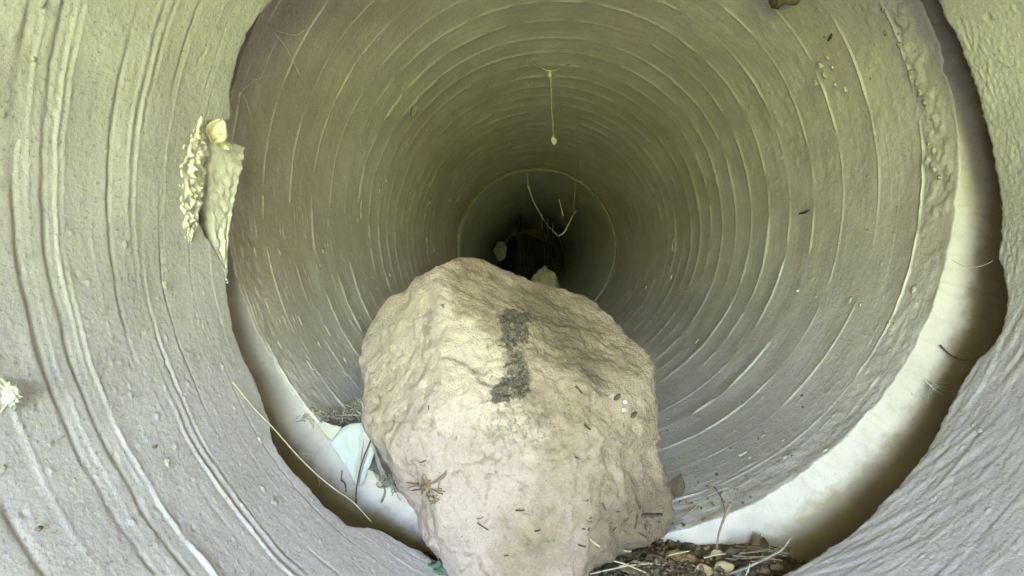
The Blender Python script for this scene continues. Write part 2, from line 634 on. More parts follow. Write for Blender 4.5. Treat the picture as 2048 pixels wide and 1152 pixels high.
def near_h(T, Y):
    c, s = cs(T, 1)
    h = 0.0030 * fbm(c * 2.2, s * 2.2, Y * 5, 3)
    wander = 0.004 * perlin(c * 2, s * 2, Y * 2.5) + 0.0012 * perlin(c * 11, s * 11, Y * 14) + 0.0005 * perlin(c * 45, s * 45, Y * 60) + 0.0005 * perlin(c * 110, s * 110, Y * 200)
    rag = np.clip(0.85 + 0.9 * perlin(c * 22, s * 22, Y * 60), 0.25, 1.5)
    Yw = Y + wander + 0.010 * T / pi * (1 - np.abs(T) / pi) * 2
    left = 0.30 + 0.70 * deg_mask(T, 120, 262, 22)
    for k, (yc, w, a) in enumerate(RIDGES):
        mod = 0.78 * np.clip(0.50 + 1.5 * perlin(c[:1] * 2.6 + k * 3.7, s[:1] * 2.6, k * 1.9), 0.0, 1.3)
        d = (Yw - yc * R) / w
        h = h + a * left * mod * rag * np.exp(-d * d)
        # each scrape leaves a slight terrace on one side
        h = h + 0.30 * a * left * mod * np.tanh(d * 0.8) * np.exp(-(d / 5) ** 2)
    # fine trowel scratches that run round the bore
    h = h + 0.00009 * perlin(c * 5, s * 5, Y * 330) * (0.5 + perlin(c * 3, s * 3, Y * 20))
    h = h + 0.00024 * fbm(c * 30, s * 30, Y * 80, 3) * np.clip(0.7 + perlin(c * 4, s * 4, Y * 9), 0.2, 1.5)
    # stucco-like patch on the upper right, raked patch on the lower right
    ur = deg_mask(T, -8, 75, 10)
    st = fbm(c * 60, s * 60, Y * 300, 3)
    h = h + ur * 0.0009 * np.clip(st, -0.2, 0.8) * np.clip(0.55 + 1.3 * perlin(c * 6, s * 6, Y * 16), 0.1, 1.3)
    lr = deg_mask(T, -75, -10, 10)
    rake = np.clip(perlin(c * 20 + Y * 130, s * 20 + Y * 90, Y * 30), -0.3, 0.5) * sstep(Y1 - 0.10, Y1 - 0.03, Y)
    scr = np.clip(perlin(c * 3.5, s * 3.5, Y * 120) - 0.26, 0, 0.5)
    h = h + lr * (0.0010 * rake + 0.0013 * scr + 0.0003 * fbm(c * 14 + Y * 60, s * 14, Y * 200, 2))
    # pimples
    h = h + 0.0050 * np.clip(perlin(c * 62, s * 62, Y * 165) - 0.58, 0, 1) * (0.4 + 0.6 * deg_mask(T, 180, 350, 20))
    h = h - 0.0040 * np.clip(perlin(c * 50, s * 50, Y * 130 + 40) - 0.60, 0, 1)
    # crumbly raised rim beside the chip on the left
    return h


def rows(y0, y1, dense0, n_dense, n_coarse):
    a = np.linspace(y0, dense0, n_coarse, endpoint=False)
    b = np.linspace(dense0, y1, n_dense)
    b = dense0 + (y1 - dense0) * np.linspace(0, 1, n_dense) ** 1.0
    r = np.concatenate([a, b])
    return (r - y0) / (y1 - y0)


pipe_near = build_pipe('nearest concrete pipe section with scored inner wall, chipped lip framing the photo', NX, NZ,
                       rows(YE, Y1, 0.55 * R, 270, 30), near_h, 1400, lambda T: YE + 0 * T, near_end, M['near'], M['near'],
                       edge=0.004, face_noise=0.003, clip=True)


# second pipe ------------------------------------------------------------
PITCH_H = 0.196 * R


def second_h(T, Y):
    c, s = cs(T, 1)
    h = 0.0016 * fbm(c * 2, s * 2, Y * 3, 3)
    wander = 0.0035 * perlin(c * 1.6, s * 1.6, Y * 1.2) + 0.0005 * perlin(c * 7, s * 7, Y * 8)
    ph = (Y + wander - Y2) / PITCH_H + T / (2 * pi) + 0.35
    k = np.round(ph)
    f = ph - k
    mod = np.clip(0.72 + 0.9 * perlin(c * 2.2 + k * 0.37, s * 2.2, k * 0.61), 0.05, 1.3)
    brk = np.clip(1.0 + 2.8 * perlin(c * 7, s * 7, k * 1.7), 0.08, 1)
    d = f * PITCH_H
    rw = 0.0016 + 0.0013 * sstep(Y2, Y2 + 0.6, Y)
    rdg = mod * brk * np.exp(-(d / rw) ** 2)
    h = h + (0.92 * rw) * rdg
    h = h + 0.0004 * mod * np.cos(2 * pi * f)
    # weaker secondary scores
    ph2 = (Y + wander * 1.3) / (PITCH_H * 0.37) - T / (2 * pi)
    f2 = ph2 - np.round(ph2)
    m2 = np.clip(perlin(c * 3 + np.round(ph2) * 0.7, s * 3, np.round(ph2) * 1.3) * 1.6 - 0.1, 0, 1)
    r2 = m2 * np.exp(-(f2 * PITCH_H * 0.37 / 0.0009) ** 2)
    h = h + 0.0004 * r2
    # scratches (dashes) on the flanks
    fl = deg_mask(T, 175, 260, 14) + 0.5 * deg_mask(T, -80, -20, 14)
    dash = fl * np.clip(perlin(c * 14, s * 14, Y * 230) - 0.30, 0, 1)
    h = h + 0.0016 * dash
    # rough patches at the upper right near the mouth, pitted mouth edge
    ur = deg_mask(T, 5, 75, 14) * (1 - sstep(Y2 + 0.15, Y2 + 0.75, Y))
    h = h + ur * 0.0011 * np.clip(fbm(c * 14, s * 14, Y * 38, 3) - 0.05, 0, 1)
    rm = 1 - sstep(0.01, 0.10, Y - Y2)
    h = h + rm * 0.0009 * fbm(c * 24, s * 24, Y * 60, 3)
    lump = deg_mask(T, -8, 42, 6) * np.exp(-((Y - Y2 - 0.026) / 0.014) ** 2)
    h = h + lump * 0.0038 * np.clip(fbm(c * 22, s * 22, Y * 45 + 3, 3) + 0.02, 0, 1)
    h = h + 0.00012 * fbm(c * 22, s * 22, Y * 50, 3)
    h = h + 0.0040 * np.clip(perlin(c * 40, s * 40, Y * 105) - 0.60, 0, 1)
    second_h.ridge = np.clip(0.9 * rdg + 0.6 * r2 + 1.6 * dash, 0, 1)
    return h


def second_ridge(T, Y):
    return second_h.ridge


def second_start(T):
    c, s = cs(T, 1)
    return Y2 + 0.0025 * perlin(c * 3, s * 3, 7.0) + 0.0016 * fbm(c * 24, s * 24, 5.0, 3) \
        + 0.010 * np.clip(fbm(c * 9, s * 9, 6.0, 3) - 0.30, 0, 1)


nrow = 420
zz = 1.0 / np.linspace(1 / Y2, 1 / (Y3 - 0.012), nrow)
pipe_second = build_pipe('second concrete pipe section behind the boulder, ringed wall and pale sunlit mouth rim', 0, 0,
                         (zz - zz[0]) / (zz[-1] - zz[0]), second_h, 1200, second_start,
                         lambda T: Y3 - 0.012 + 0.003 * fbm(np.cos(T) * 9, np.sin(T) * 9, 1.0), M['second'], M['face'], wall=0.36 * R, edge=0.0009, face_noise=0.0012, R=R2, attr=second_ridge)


def deep_h(T, Y):
    c, s = cs(T, 1)
    ph = (Y - Y2) / PITCH_H + T / (2 * pi)
    f = ph - np.round(ph)
    return 0.002 * fbm(c * 2, s * 2, Y * 3, 3) + 0.0015 * np.exp(-(f * PITCH_H / 0.003) ** 2) + 0.0011 * fbm(c * 10, s * 10, Y * 20, 3)


build_pipe('third concrete pipe section deep in the culvert beyond the first far joint', 0.003, 0.001, np.linspace(0, 1, 150), deep_h, 420,
           lambda T: Y3 + 0.012 + 0.003 * fbm(np.cos(T) * 9, np.sin(T) * 9, 2.0), lambda T: Y4 + 0 * T, M['deep'], M['rim'], R=R2 - 0.009)
build_pipe('fourth and farthest concrete pipe section, almost black inside', 0.015, 0.012, np.linspace(0, 1, 60), deep_h, 300,
           lambda T: Y4 + 0.03 + 0 * T, lambda T: Y5 + 0 * T, M['deep'], M['deep'], R=R2)


# ------------------------------------------------------------------ small shape builders
def tube_mesh(name, pts, radii, sides=6, jitter=0.0):
    """tapered tube along points"""
    P = [Vector(p) for p in pts]
    n = len(P)
    if not hasattr(radii, '__len__'):
        radii = [radii] * n
    v, q = [], []
    prev = None
    for i in range(n):
        t = (P[min(i + 1, n - 1)] - P[max(i - 1, 0)]).normalized()
        a = prev if prev is not None else (Vector((0, 0, 1)) if abs(t.z) < 0.9 else Vector((1, 0, 0)))
        b = t.cross(a).normalized()
        a = b.cross(t).normalized()
        prev = a
        for k in range(sides):
            an = 2 * pi * k / sides
            rr = radii[i] * (1 + jitter * (random.random() - 0.5))
            v.append(P[i] + (a * math.cos(an) + b * math.sin(an)) * rr)
    for i in range(n - 1):
        for k in range(sides):
            k2 = (k + 1) % sides
            q.append((i * sides + k, i * sides + k2, (i + 1) * sides + k2, (i + 1) * sides + k))
    c0, c1 = len(v), len(v) + 1
    v += [P[0], P[-1]]
    t = [(c0, (k + 1) % sides, k) for k in range(sides)]
    b = (n - 1) * sides
    t += [(c1, b + k, b + (k + 1) % sides) for k in range(sides)]
    return [tuple(x) for x in v], q, t


def merge(parts):
    V, Q, T = [], [], []
    for v, q, t in parts:
        o = len(V)
        V += v
        Q += [tuple(i + o for i in f) for f in q]
        T += [tuple(i + o for i in f) for f in t]
    return V, Q, T


def spline(pts, n=24):
    """Catmull-Rom through points"""
    P = [Vector(p) for p in pts]
    P = [P[0] * 2 - P[1]] + P + [P[-1] * 2 - P[-2]]
    out = []
    segs = len(P) - 3
    for i in range(n):
        u = i / (n - 1) * segs
        k = min(int(u), segs - 1)
        t = u - k
        a, b, c, d = P[k:k + 4]
        out.append(0.5 * ((2 * b) + (c - a) * t + (2 * a - 5 * b + 4 * c - d) * t * t + (3 * b - a - 3 * c + d) * t ** 3))
    return out


def thing_mesh(name, vqt, mat, label, cat, group=None, parent=None, smooth=True):
    V, Q, T = vqt
    V = np.array([tuple(x) for x in V])
    if parent is None:
        base = Vector((float(V[:, 0].mean()), float(V[:, 1].mean()), float(V[:, 2].min())))
        me = mesh_from(name, V - np.array(base), Q, T, smooth)
        o = link_mesh(name, me, mat, None, base)
        return tag(o, label, cat, group)
    w = parent.location
    me = mesh_from(name, V - np.array(w), Q, T, smooth)
    return link_mesh(name, me, mat, parent)


def lump(center, size, seed, rough=0.25, sub=3, rot=0.0, freq=1.6):
    V, F = ico(sub)
    n = fbm(V[:, 0] * freq + seed * 3.1, V[:, 1] * freq + seed, V[:, 2] * freq - seed * 1.7, 4)
    V = V * (1 + rough * n)[:, None] * np.array(size)
    c, s = math.cos(rot), math.sin(rot)
    V = V @ np.array([[c, 0, s], [0, 1, 0], [-s, 0, c]])
    return [tuple(x) for x in V + np.array(center)], [], F


def leaf(center, length, width, xdir, nrm, curl=0.3, cup=0.3, seed=0, n=9, m=5, thick=0.0003):
    """a pointed leaf with a midrib fold, curled along its length"""
    x = Vector(xdir).normalized()
    z = Vector(nrm)
    z = (z - x * z.dot(x)).normalized()
    y = z.cross(x)
    top = []
    for i in range(n):
        u = i / (n - 1)
        w = width * 0.5 * (math.sin(pi * u ** 0.8) ** 0.8 + 0.03)
        for j in range(m):
            v = j / (m - 1) * 2 - 1
            wob = 0.10 * width * float(perlin(u * 3 + seed * 7.3, v * 1.5, seed * 1.1))
            hz = curl * length * (2 * u - 1) ** 2 * 0.5 + cup * width * abs(v) * w / (width * 0.5) * 0.4 + wob
            top.append(Vector(center) + x * ((u - 0.5) * length) + y * (v * w) + z * hz)
    bot = [p - z * thick for p in top]
    V = [tuple(p) for p in top + bot]
    Q = []
    o = n * m
    for i in range(n - 1):
        for j in range(m - 1):
            a = i * m + j
            Q.append((a, a + m, a + m + 1, a + 1))
            Q.append((o + a, o + a + 1, o + a + m + 1, o + a + m))
    rim = [j for j in range(m)] + [i * m + m - 1 for i in range(1, n)] + [(n - 1) * m + j for j in range(m - 2, -1, -1)] + [i * m for i in range(n - 2, 0, -1)]
    for k in range(len(rim)):
        a, b = rim[k], rim[(k + 1) % len(rim)]
        Q.append((a, b, o + b, o + a))
    return V, Q, []


# ------------------------------------------------------------------ the boulder
OUT = [(943, 517), (985, 524), (1030, 543), (1100, 560), (1190, 582), (1225, 622), (1262, 670), (1298, 728), (1302, 790), (1310, 860),
       (1336, 940), (1362, 1030), (1345, 1085), (1275, 1112), (1205, 1150), (1120, 1200), (1010, 1205), (925, 1180), (878, 1115),
       (835, 1025), (798, 965), (762, 900), (736, 840), (731, 780), (720, 718), (728, 664), (775, 604), (826, 574), (882, 544), (913, 527)]


def sil_depth(py):
    return R * (1.32 + (1190 - py) / (1190 - 517) * 0.43)


def build_boulder():
    pts = np.array([tuple(at(x, y, sil_depth(y))) for x, y in OUT])
    C = np.array(tuple(at(1030, 850, sil_depth(850))))
    up = np.array(tuple(at(1030, 560, sil_depth(560)))) - C
    up /= np.linalg.norm(up)
    right = np.array([1.0, 0, 0])
    right -= up * right.dot(up)
    right /= np.linalg.norm(right)
    tow = np.cross(right, up)
    if tow[1] > 0:
        tow = -tow
    d = pts - C
    pu, pv = d @ right, d @ up
    phi = np.arctan2(pv, pu)
    rr = np.hypot(pu, pv)
    o = np.argsort(phi)
    phi, rr = phi[o], rr[o]
    phi = np.concatenate([phi - 2 * pi, phi, phi + 2 * pi])
    rr = np.concatenate([rr, rr, rr])
    V, F = ico(7)
    u, v, w = V[:, 0], V[:, 1], V[:, 2]
    S = np.interp(np.arctan2(v, u), phi, rr)
    perp = np.hypot(u, v)
    W = np.where(w > 0, 0.115, 0.15)
    p = 2.3
    r = 1.0 / ((perp / S) ** p + (np.abs(w) / W) ** p) ** (1 / p)
    # cleavage planes of the broken stone (right, up, towards the viewer) and their distance
    planes = [((-0.62, 0.16, 0.77), 0.131), ((0.34, 0.62, 0.71), 0.114), ((0.02, -0.30, 0.95), 0.106), ((0.72, -0.15, 0.68), 0.134),
              ((-0.35, -0.55, 0.76), 0.140), ((0.50, -0.72, 0.48), 0.176), ((0.10, 0.30, 0.95), 0.107), ((0.55, 0.05, 0.83), 0.122)]
    k = 60.0
    acc = np.exp(-k * r / 0.12)
    rs = r.copy()
    for n, dist in planes:
        n = np.array(n)
        n /= np.linalg.norm(n)
        cosn = np.maximum(u * n[0] + v * n[1] + w * n[2], 1e-3)
        rp = dist / cosn
        # smooth minimum
        h = np.clip(0.5 + 0.5 * (rp - rs) / 0.008, 0, 1)
        rs = rp * (1 - h) + rs * h - 0.008 * h * (1 - h)
    P = np.stack([u, v, w], -1) * rs[:, None]
    x, y, z = P[:, 0], P[:, 1], P[:, 2]
    n1 = fbm(x * 11, y * 11, z * 11, 3)
    n2 = fbm(x * 34 + 5, y * 34, z * 34, 4, 0.55)
    rid = 1 - np.abs(fbm(x * 16 + 9, y * 22 + x * 9, z * 16, 4)) * 1.6      # sharp creases
    n3 = fbm(x * 130, y * 130, z * 130, 3, 0.6)
    # picture position of every vertex: only used to say which side of the stone is dusty
    Wp = C + x[:, None] * right + y[:, None] * up + z[:, None] * tow
    rcT = np.array(_rc.transposed())
    L = (Wp - np.array(CAM)) @ rcT.T
    px = 1024 + 1024 * L[:, 0] / -L[:, 2]
    py = 576 - 1024 * L[:, 1] / -L[:, 2]
    front = sstep(-0.02, 0.02, z)
    lobe = (py > 840) * 1.0
    crease = np.clip(0.10 - np.abs(fbm(x * 30 + 2, y * 30, z * 30, 4)), 0, 0.1) / 0.1
    n4 = fbm(x * 75 + 4, y * 75, z * 75, 4, 0.7)
    disp = -0.0005 + 0.0030 * n1 + 0.0024 * n2 + 0.0036 * (rid - 0.6) + 0.0016 * n4 + 0.0010 * n3 - 0.0014 * crease * np.clip(n1 + 0.3, 0, 1)
    # shell-like scars low on the front
    low = sstep(860, 960, py) * front
    disp = disp + low * 0.006 * fbm(x * 26 + y * 10, y * 14, z * 10 + 4, 3)
    # dust lies on the upper right slope
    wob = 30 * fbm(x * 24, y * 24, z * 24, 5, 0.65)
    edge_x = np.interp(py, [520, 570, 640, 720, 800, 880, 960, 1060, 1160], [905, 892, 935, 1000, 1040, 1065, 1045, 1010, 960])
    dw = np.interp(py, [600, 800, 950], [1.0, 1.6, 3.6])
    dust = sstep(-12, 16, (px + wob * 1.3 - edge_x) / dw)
    bx = np.interp(py, [570, 640, 720, 800, 900], [1050, 1110, 1165, 1230, 1300])
    brown = np.exp(-((px + wob * 0.6 - bx) / 48) ** 2) * sstep(560, 590, py) * (1 - sstep(740, 800, py))
    under = sstep(1130, 1230, px + wob) * sstep(-15, 60, (px + wob) * 0.5 + py - (0.5 * 1290 + 970)) * 0.9  # shade of the stone's underside, painted dark at the lower right
    # black mossy soil patch
    cx = np.interp(py, [620, 660, 700, 740, 780, 805], [1012, 1030, 1018, 1030, 1018, 990])
    hw = np.interp(py, [612, 630, 665, 700, 740, 780, 812, 822], [0, 24, 36, 40, 30, 46, 36, 0])
    blk = sstep(-22, 26, hw + 0.8 * wob - np.abs(px - cx)) * sstep(606, 628, py + wob * 0.4) * (1 - sstep(800, 824, py + wob * 0.4))
    hole = np.exp(-(((px - 1000) / 16) ** 2 + ((py - 712) / 16) ** 2))
    blk = np.clip(blk * (1 - 1.3 * hole) * (0.92 + 0.5 * fbm(x * 60, y * 60, z * 60, 3)), 0, 1) * front
    pink = sstep(800, 930, py + wob * 1.5) * front
    soot = (np.exp(-((px + wob - 1040) / 75) ** 2 - ((py - 850) / 60) ** 2) + 0.8 * np.exp(-((px + wob - 1030) / 60) ** 2 - ((py - 715) / 110) ** 2)) * front
    disp = disp + blk * 0.0030 * (0.6 + fbm(x * 170, y * 170, z * 170, 3))
    # bedding crack from the patch down to the right, steps on the right shoulder
    crk_y = np.interp(px, [900, 1000, 1050, 1110], [720, 770, 880, 905])
    crack = np.exp(-((py + wob * 0.5 - crk_y) / 5.0) ** 2) * (px > 880) * (px < 1110) * front
    disp = disp - crack * 0.0022
    stp = sstep(-6, 6, py - np.interp(px, [1080, 1160, 1230, 1310], [985, 905, 880, 895]) + wob * 0.5) * (px > 1150) * front
    disp = disp - stp * 0.0045
    stp2 = sstep(-8, 8, px - np.interp(py, [880, 960, 1040, 1120], [1225, 1232, 1222, 1180]) + wob * 0.6) * (py > 880) * front
    disp = disp - stp2 * 0.008
    nrm = np.stack([u, v, w], -1)
    P = P + nrm * disp[:, None]
    Wp = C + P[:, [0]] * right + P[:, [1]] * up + P[:, [2]] * tow
    base = np.array([C[0], C[1], Wp[:, 2].min()])
    root = empty('boulder', base, 'large tan and pink boulder wedged in the mouth of the second pipe', 'boulder')
    me = mesh_from('stone', Wp - base, None, F)
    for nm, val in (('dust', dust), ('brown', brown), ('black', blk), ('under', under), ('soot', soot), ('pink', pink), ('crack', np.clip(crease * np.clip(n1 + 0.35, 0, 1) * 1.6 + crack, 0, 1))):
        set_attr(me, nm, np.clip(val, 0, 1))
    t = NT('boulder_stone')
    a = t.noise(9, 5, 0.6)
    b = t.noise(48, 5, 0.65)
    f = t.noise(260, 4, 0.7)
    clean = t.ramp(a, [(0.30, (0.45, 0.330, 0.240)), (0.45, (0.52, 0.395, 0.305)), (0.58, (0.49, 0.365, 0.315)), (0.75, (0.54, 0.425, 0.37))])
    clean = t.mix(t.math('MULTIPLY', t.attr('pink'), 0.8), clean, (0.385, 0.285, 0.255))
    clean = t.mix(t.ramp(b, [(0.52, 0.0), (0.78, 0.45)]), clean, (0.36, 0.265, 0.185))
    clean = t.mix(t.ramp(t.noise(70, 3, 0.6, dist=1.2), [(0.66, 0.0), (0.72, 0.55)]), clean, (0.26, 0.235, 0.19))
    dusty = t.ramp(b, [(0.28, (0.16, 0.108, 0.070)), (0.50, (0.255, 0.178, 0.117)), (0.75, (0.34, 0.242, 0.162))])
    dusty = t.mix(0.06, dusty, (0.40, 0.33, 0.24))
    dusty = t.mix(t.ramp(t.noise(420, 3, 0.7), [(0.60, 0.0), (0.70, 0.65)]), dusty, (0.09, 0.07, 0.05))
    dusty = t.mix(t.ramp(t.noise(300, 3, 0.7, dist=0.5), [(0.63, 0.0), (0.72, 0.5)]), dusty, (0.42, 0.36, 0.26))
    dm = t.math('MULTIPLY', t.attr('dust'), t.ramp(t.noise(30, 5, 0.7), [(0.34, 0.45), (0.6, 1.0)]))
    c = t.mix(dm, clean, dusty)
    c = t.mix(t.math('MULTIPLY', t.attr('brown'), 0.85), c, (0.135, 0.092, 0.06))
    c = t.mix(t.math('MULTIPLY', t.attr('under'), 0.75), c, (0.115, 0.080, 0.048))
    c = t.mix(t.math('MULTIPLY', t.attr('soot'), t.ramp(t.noise(190, 4, 0.7), [(0.48, 0.0), (0.62, 0.75)])), c, (0.13, 0.11, 0.09))
    moss = t.ramp(t.noise(330, 4, 0.75), [(0.36, (0.028, 0.023, 0.017)), (0.50, (0.075, 0.060, 0.046)), (0.62, (0.14, 0.115, 0.088)), (0.72, (0.40, 0.34, 0.26))])
    c = t.mix(t.ramp(t.math('ADD', t.attr('black'), t.math('MULTIPLY', t.math('SUBTRACT', t.noise(170, 5, 0.75), 0.5), 2.0)), [(0.42, 0.0), (0.74, 0.95)]), c, moss)
    # sparse dark flecks and lichen pin-pricks
    c = t.mix(t.ramp(t.noise(150, 2, 0.5, dist=0.8), [(0.72, 0.0), (0.755, 0.8)]), c, (0.09, 0.07, 0.055))
    c = t.mix(t.math('MULTIPLY', t.attr('crack'), t.ramp(t.noise(120, 3, 0.6), [(0.35, 0.15), (0.65, 0.85)])), c, (0.17, 0.12, 0.08))
    gr = t.noise(620, 3, 0.7)
    c = t.mix(t.ramp(gr, [(0.26, 0.35), (0.38, 0.0)]), c, (0.58, 0.49, 0.38))
    c = t.mix(t.ramp(gr, [(0.56, 0.0), (0.70, 0.65)]), c, (0.19, 0.14, 0.095))
    n = t.bump(b, 0.006, 0.7)
    n = t.bump(f, 0.0022, 1.0, n)
    mat = t.out(c, 0.93, n)
    stone = link_mesh('stone', me, mat, root)
    return root, (Wp, px, py, z)


boulder, bdat = build_boulder()


def on_boulder(px, py, lift=0.0):
    Wp, bx, by, z = bdat
    d = (bx - px) ** 2 + (by - py) ** 2
    d = np.where(z > 0.0, d, 1e9)
    i = int(np.argmin(d))
    p = Vector(Wp[i])
    return p + (CAM - p).normalized() * lift


# ------------------------------------------------------------------ chipped lip on the left: flake and crumbly mortar, parts of the near pipe
def near_pt(theta_deg, y, r):
    a = rad(theta_deg)
    return Vector((NX + r * math.cos(a), y, NZ + r * math.sin(a)))


def build_flake():
    nu, nv = 16, 60
    out = []
    for side in (0, 1):
        for j in range(nv):
            v = j / (nv - 1)
            th = 167.5 + v * 20.5
            ye = float(np.interp(rad(th) if th <= 180 else rad(th) - 2 * pi, _lt, _ly))
            ya = ye - (0.105 * (1 - v) ** 0.9 + 0.012 * v) * R + 0.0022 * float(fbm(v * 14, 1.3, 0))
            yb = ye + (0.004 - 0.008 * v) * R + 0.0020 * float(fbm(v * 10, 7.3, 0))
            for i in range(nu):
                u = i / (nu - 1)
                y = ya + (yb - ya) * u
                tilt = 0.016 * (1 - u) * (1 - v) * 0.4 - 0.006 * u * (1 - v)
                r = R - 0.004 * (1 - v) + tilt + 0.0022 * float(fbm(u * 4, v * 16, 2.0)) + side * (0.016 - 0.006 * v)
                ththk = th + 0.5 * float(perlin(u * 4, v * 3, side))
                out.append(near_pt(ththk, y, r))
    V = [tuple(p) for p in out]
    o = nu * nv
    Q = []
    for j in range(nv - 1):
        for i in range(nu - 1):
            a = j * nu + i
            Q.append((a, a + 1, a + nu + 1, a + nu))
            Q.append((o + a, o + a + nu, o + a + nu + 1, o + a + 1))
    rim = [i for i in range(nu)] + [j * nu + nu - 1 for j in range(1, nv)] + [(nv - 1) * nu + i for i in range(nu - 2, -1, -1)] + [j * nu for j in range(nv - 2, 0, -1)]
    for k in range(len(rim)):
        a, b = rim[k], rim[(k + 1) % len(rim)]
        Q.append((a, o + a, o + b, b))
    ob = thing_mesh('lip_flake', (V, Q, []), M['flake'], None, None, parent=pipe_near)
    ob['label'] = 'loose concrete flake at the chipped left lip'

    # crumbly broken concrete standing proud beside the chip
    nu, nv = 36, 110
    V = []
    for j in range(nv):
        v = j / (nv - 1)
        th = 164.6 + v * 18.5
        wdt = 0.052 * R * math.sin(pi * min(1, v * 0.93 + 0.07)) ** 0.6 * (1 + 0.35 * float(fbm(v * 7, 2.2, 0)))
        yc = (1.175 - 0.004 * v) * R
        for i in range(nu):
            u = i / (nu - 1) * 2 - 1
            y = yc + u * wdt
            hh = 0.0060 * max(0.0, 1 - u * u) ** 0.6 * math.sin(pi * v) ** 0.5
            nn = float(fbm(u * 3.2, v * 17, 5.0, 4, 0.62))
            nn2 = float(perlin(u * 4.5, v * 30, 9.0))
            r = R + 0.002 - hh * (1 + 0.85 * nn + 0.25 * nn2)
            V.append(tuple(near_pt(th + 0.25 * nn2, y, r)))
    Q = [tuple(x) for x in grid_quads(nu, nv, flip=True)]
    ob = thing_mesh('broken_edge', (V, Q, []), M['broken'], None, None, parent=pipe_near)
    ob['label'] = 'bright crumbling broken concrete at the left lip'


build_flake()


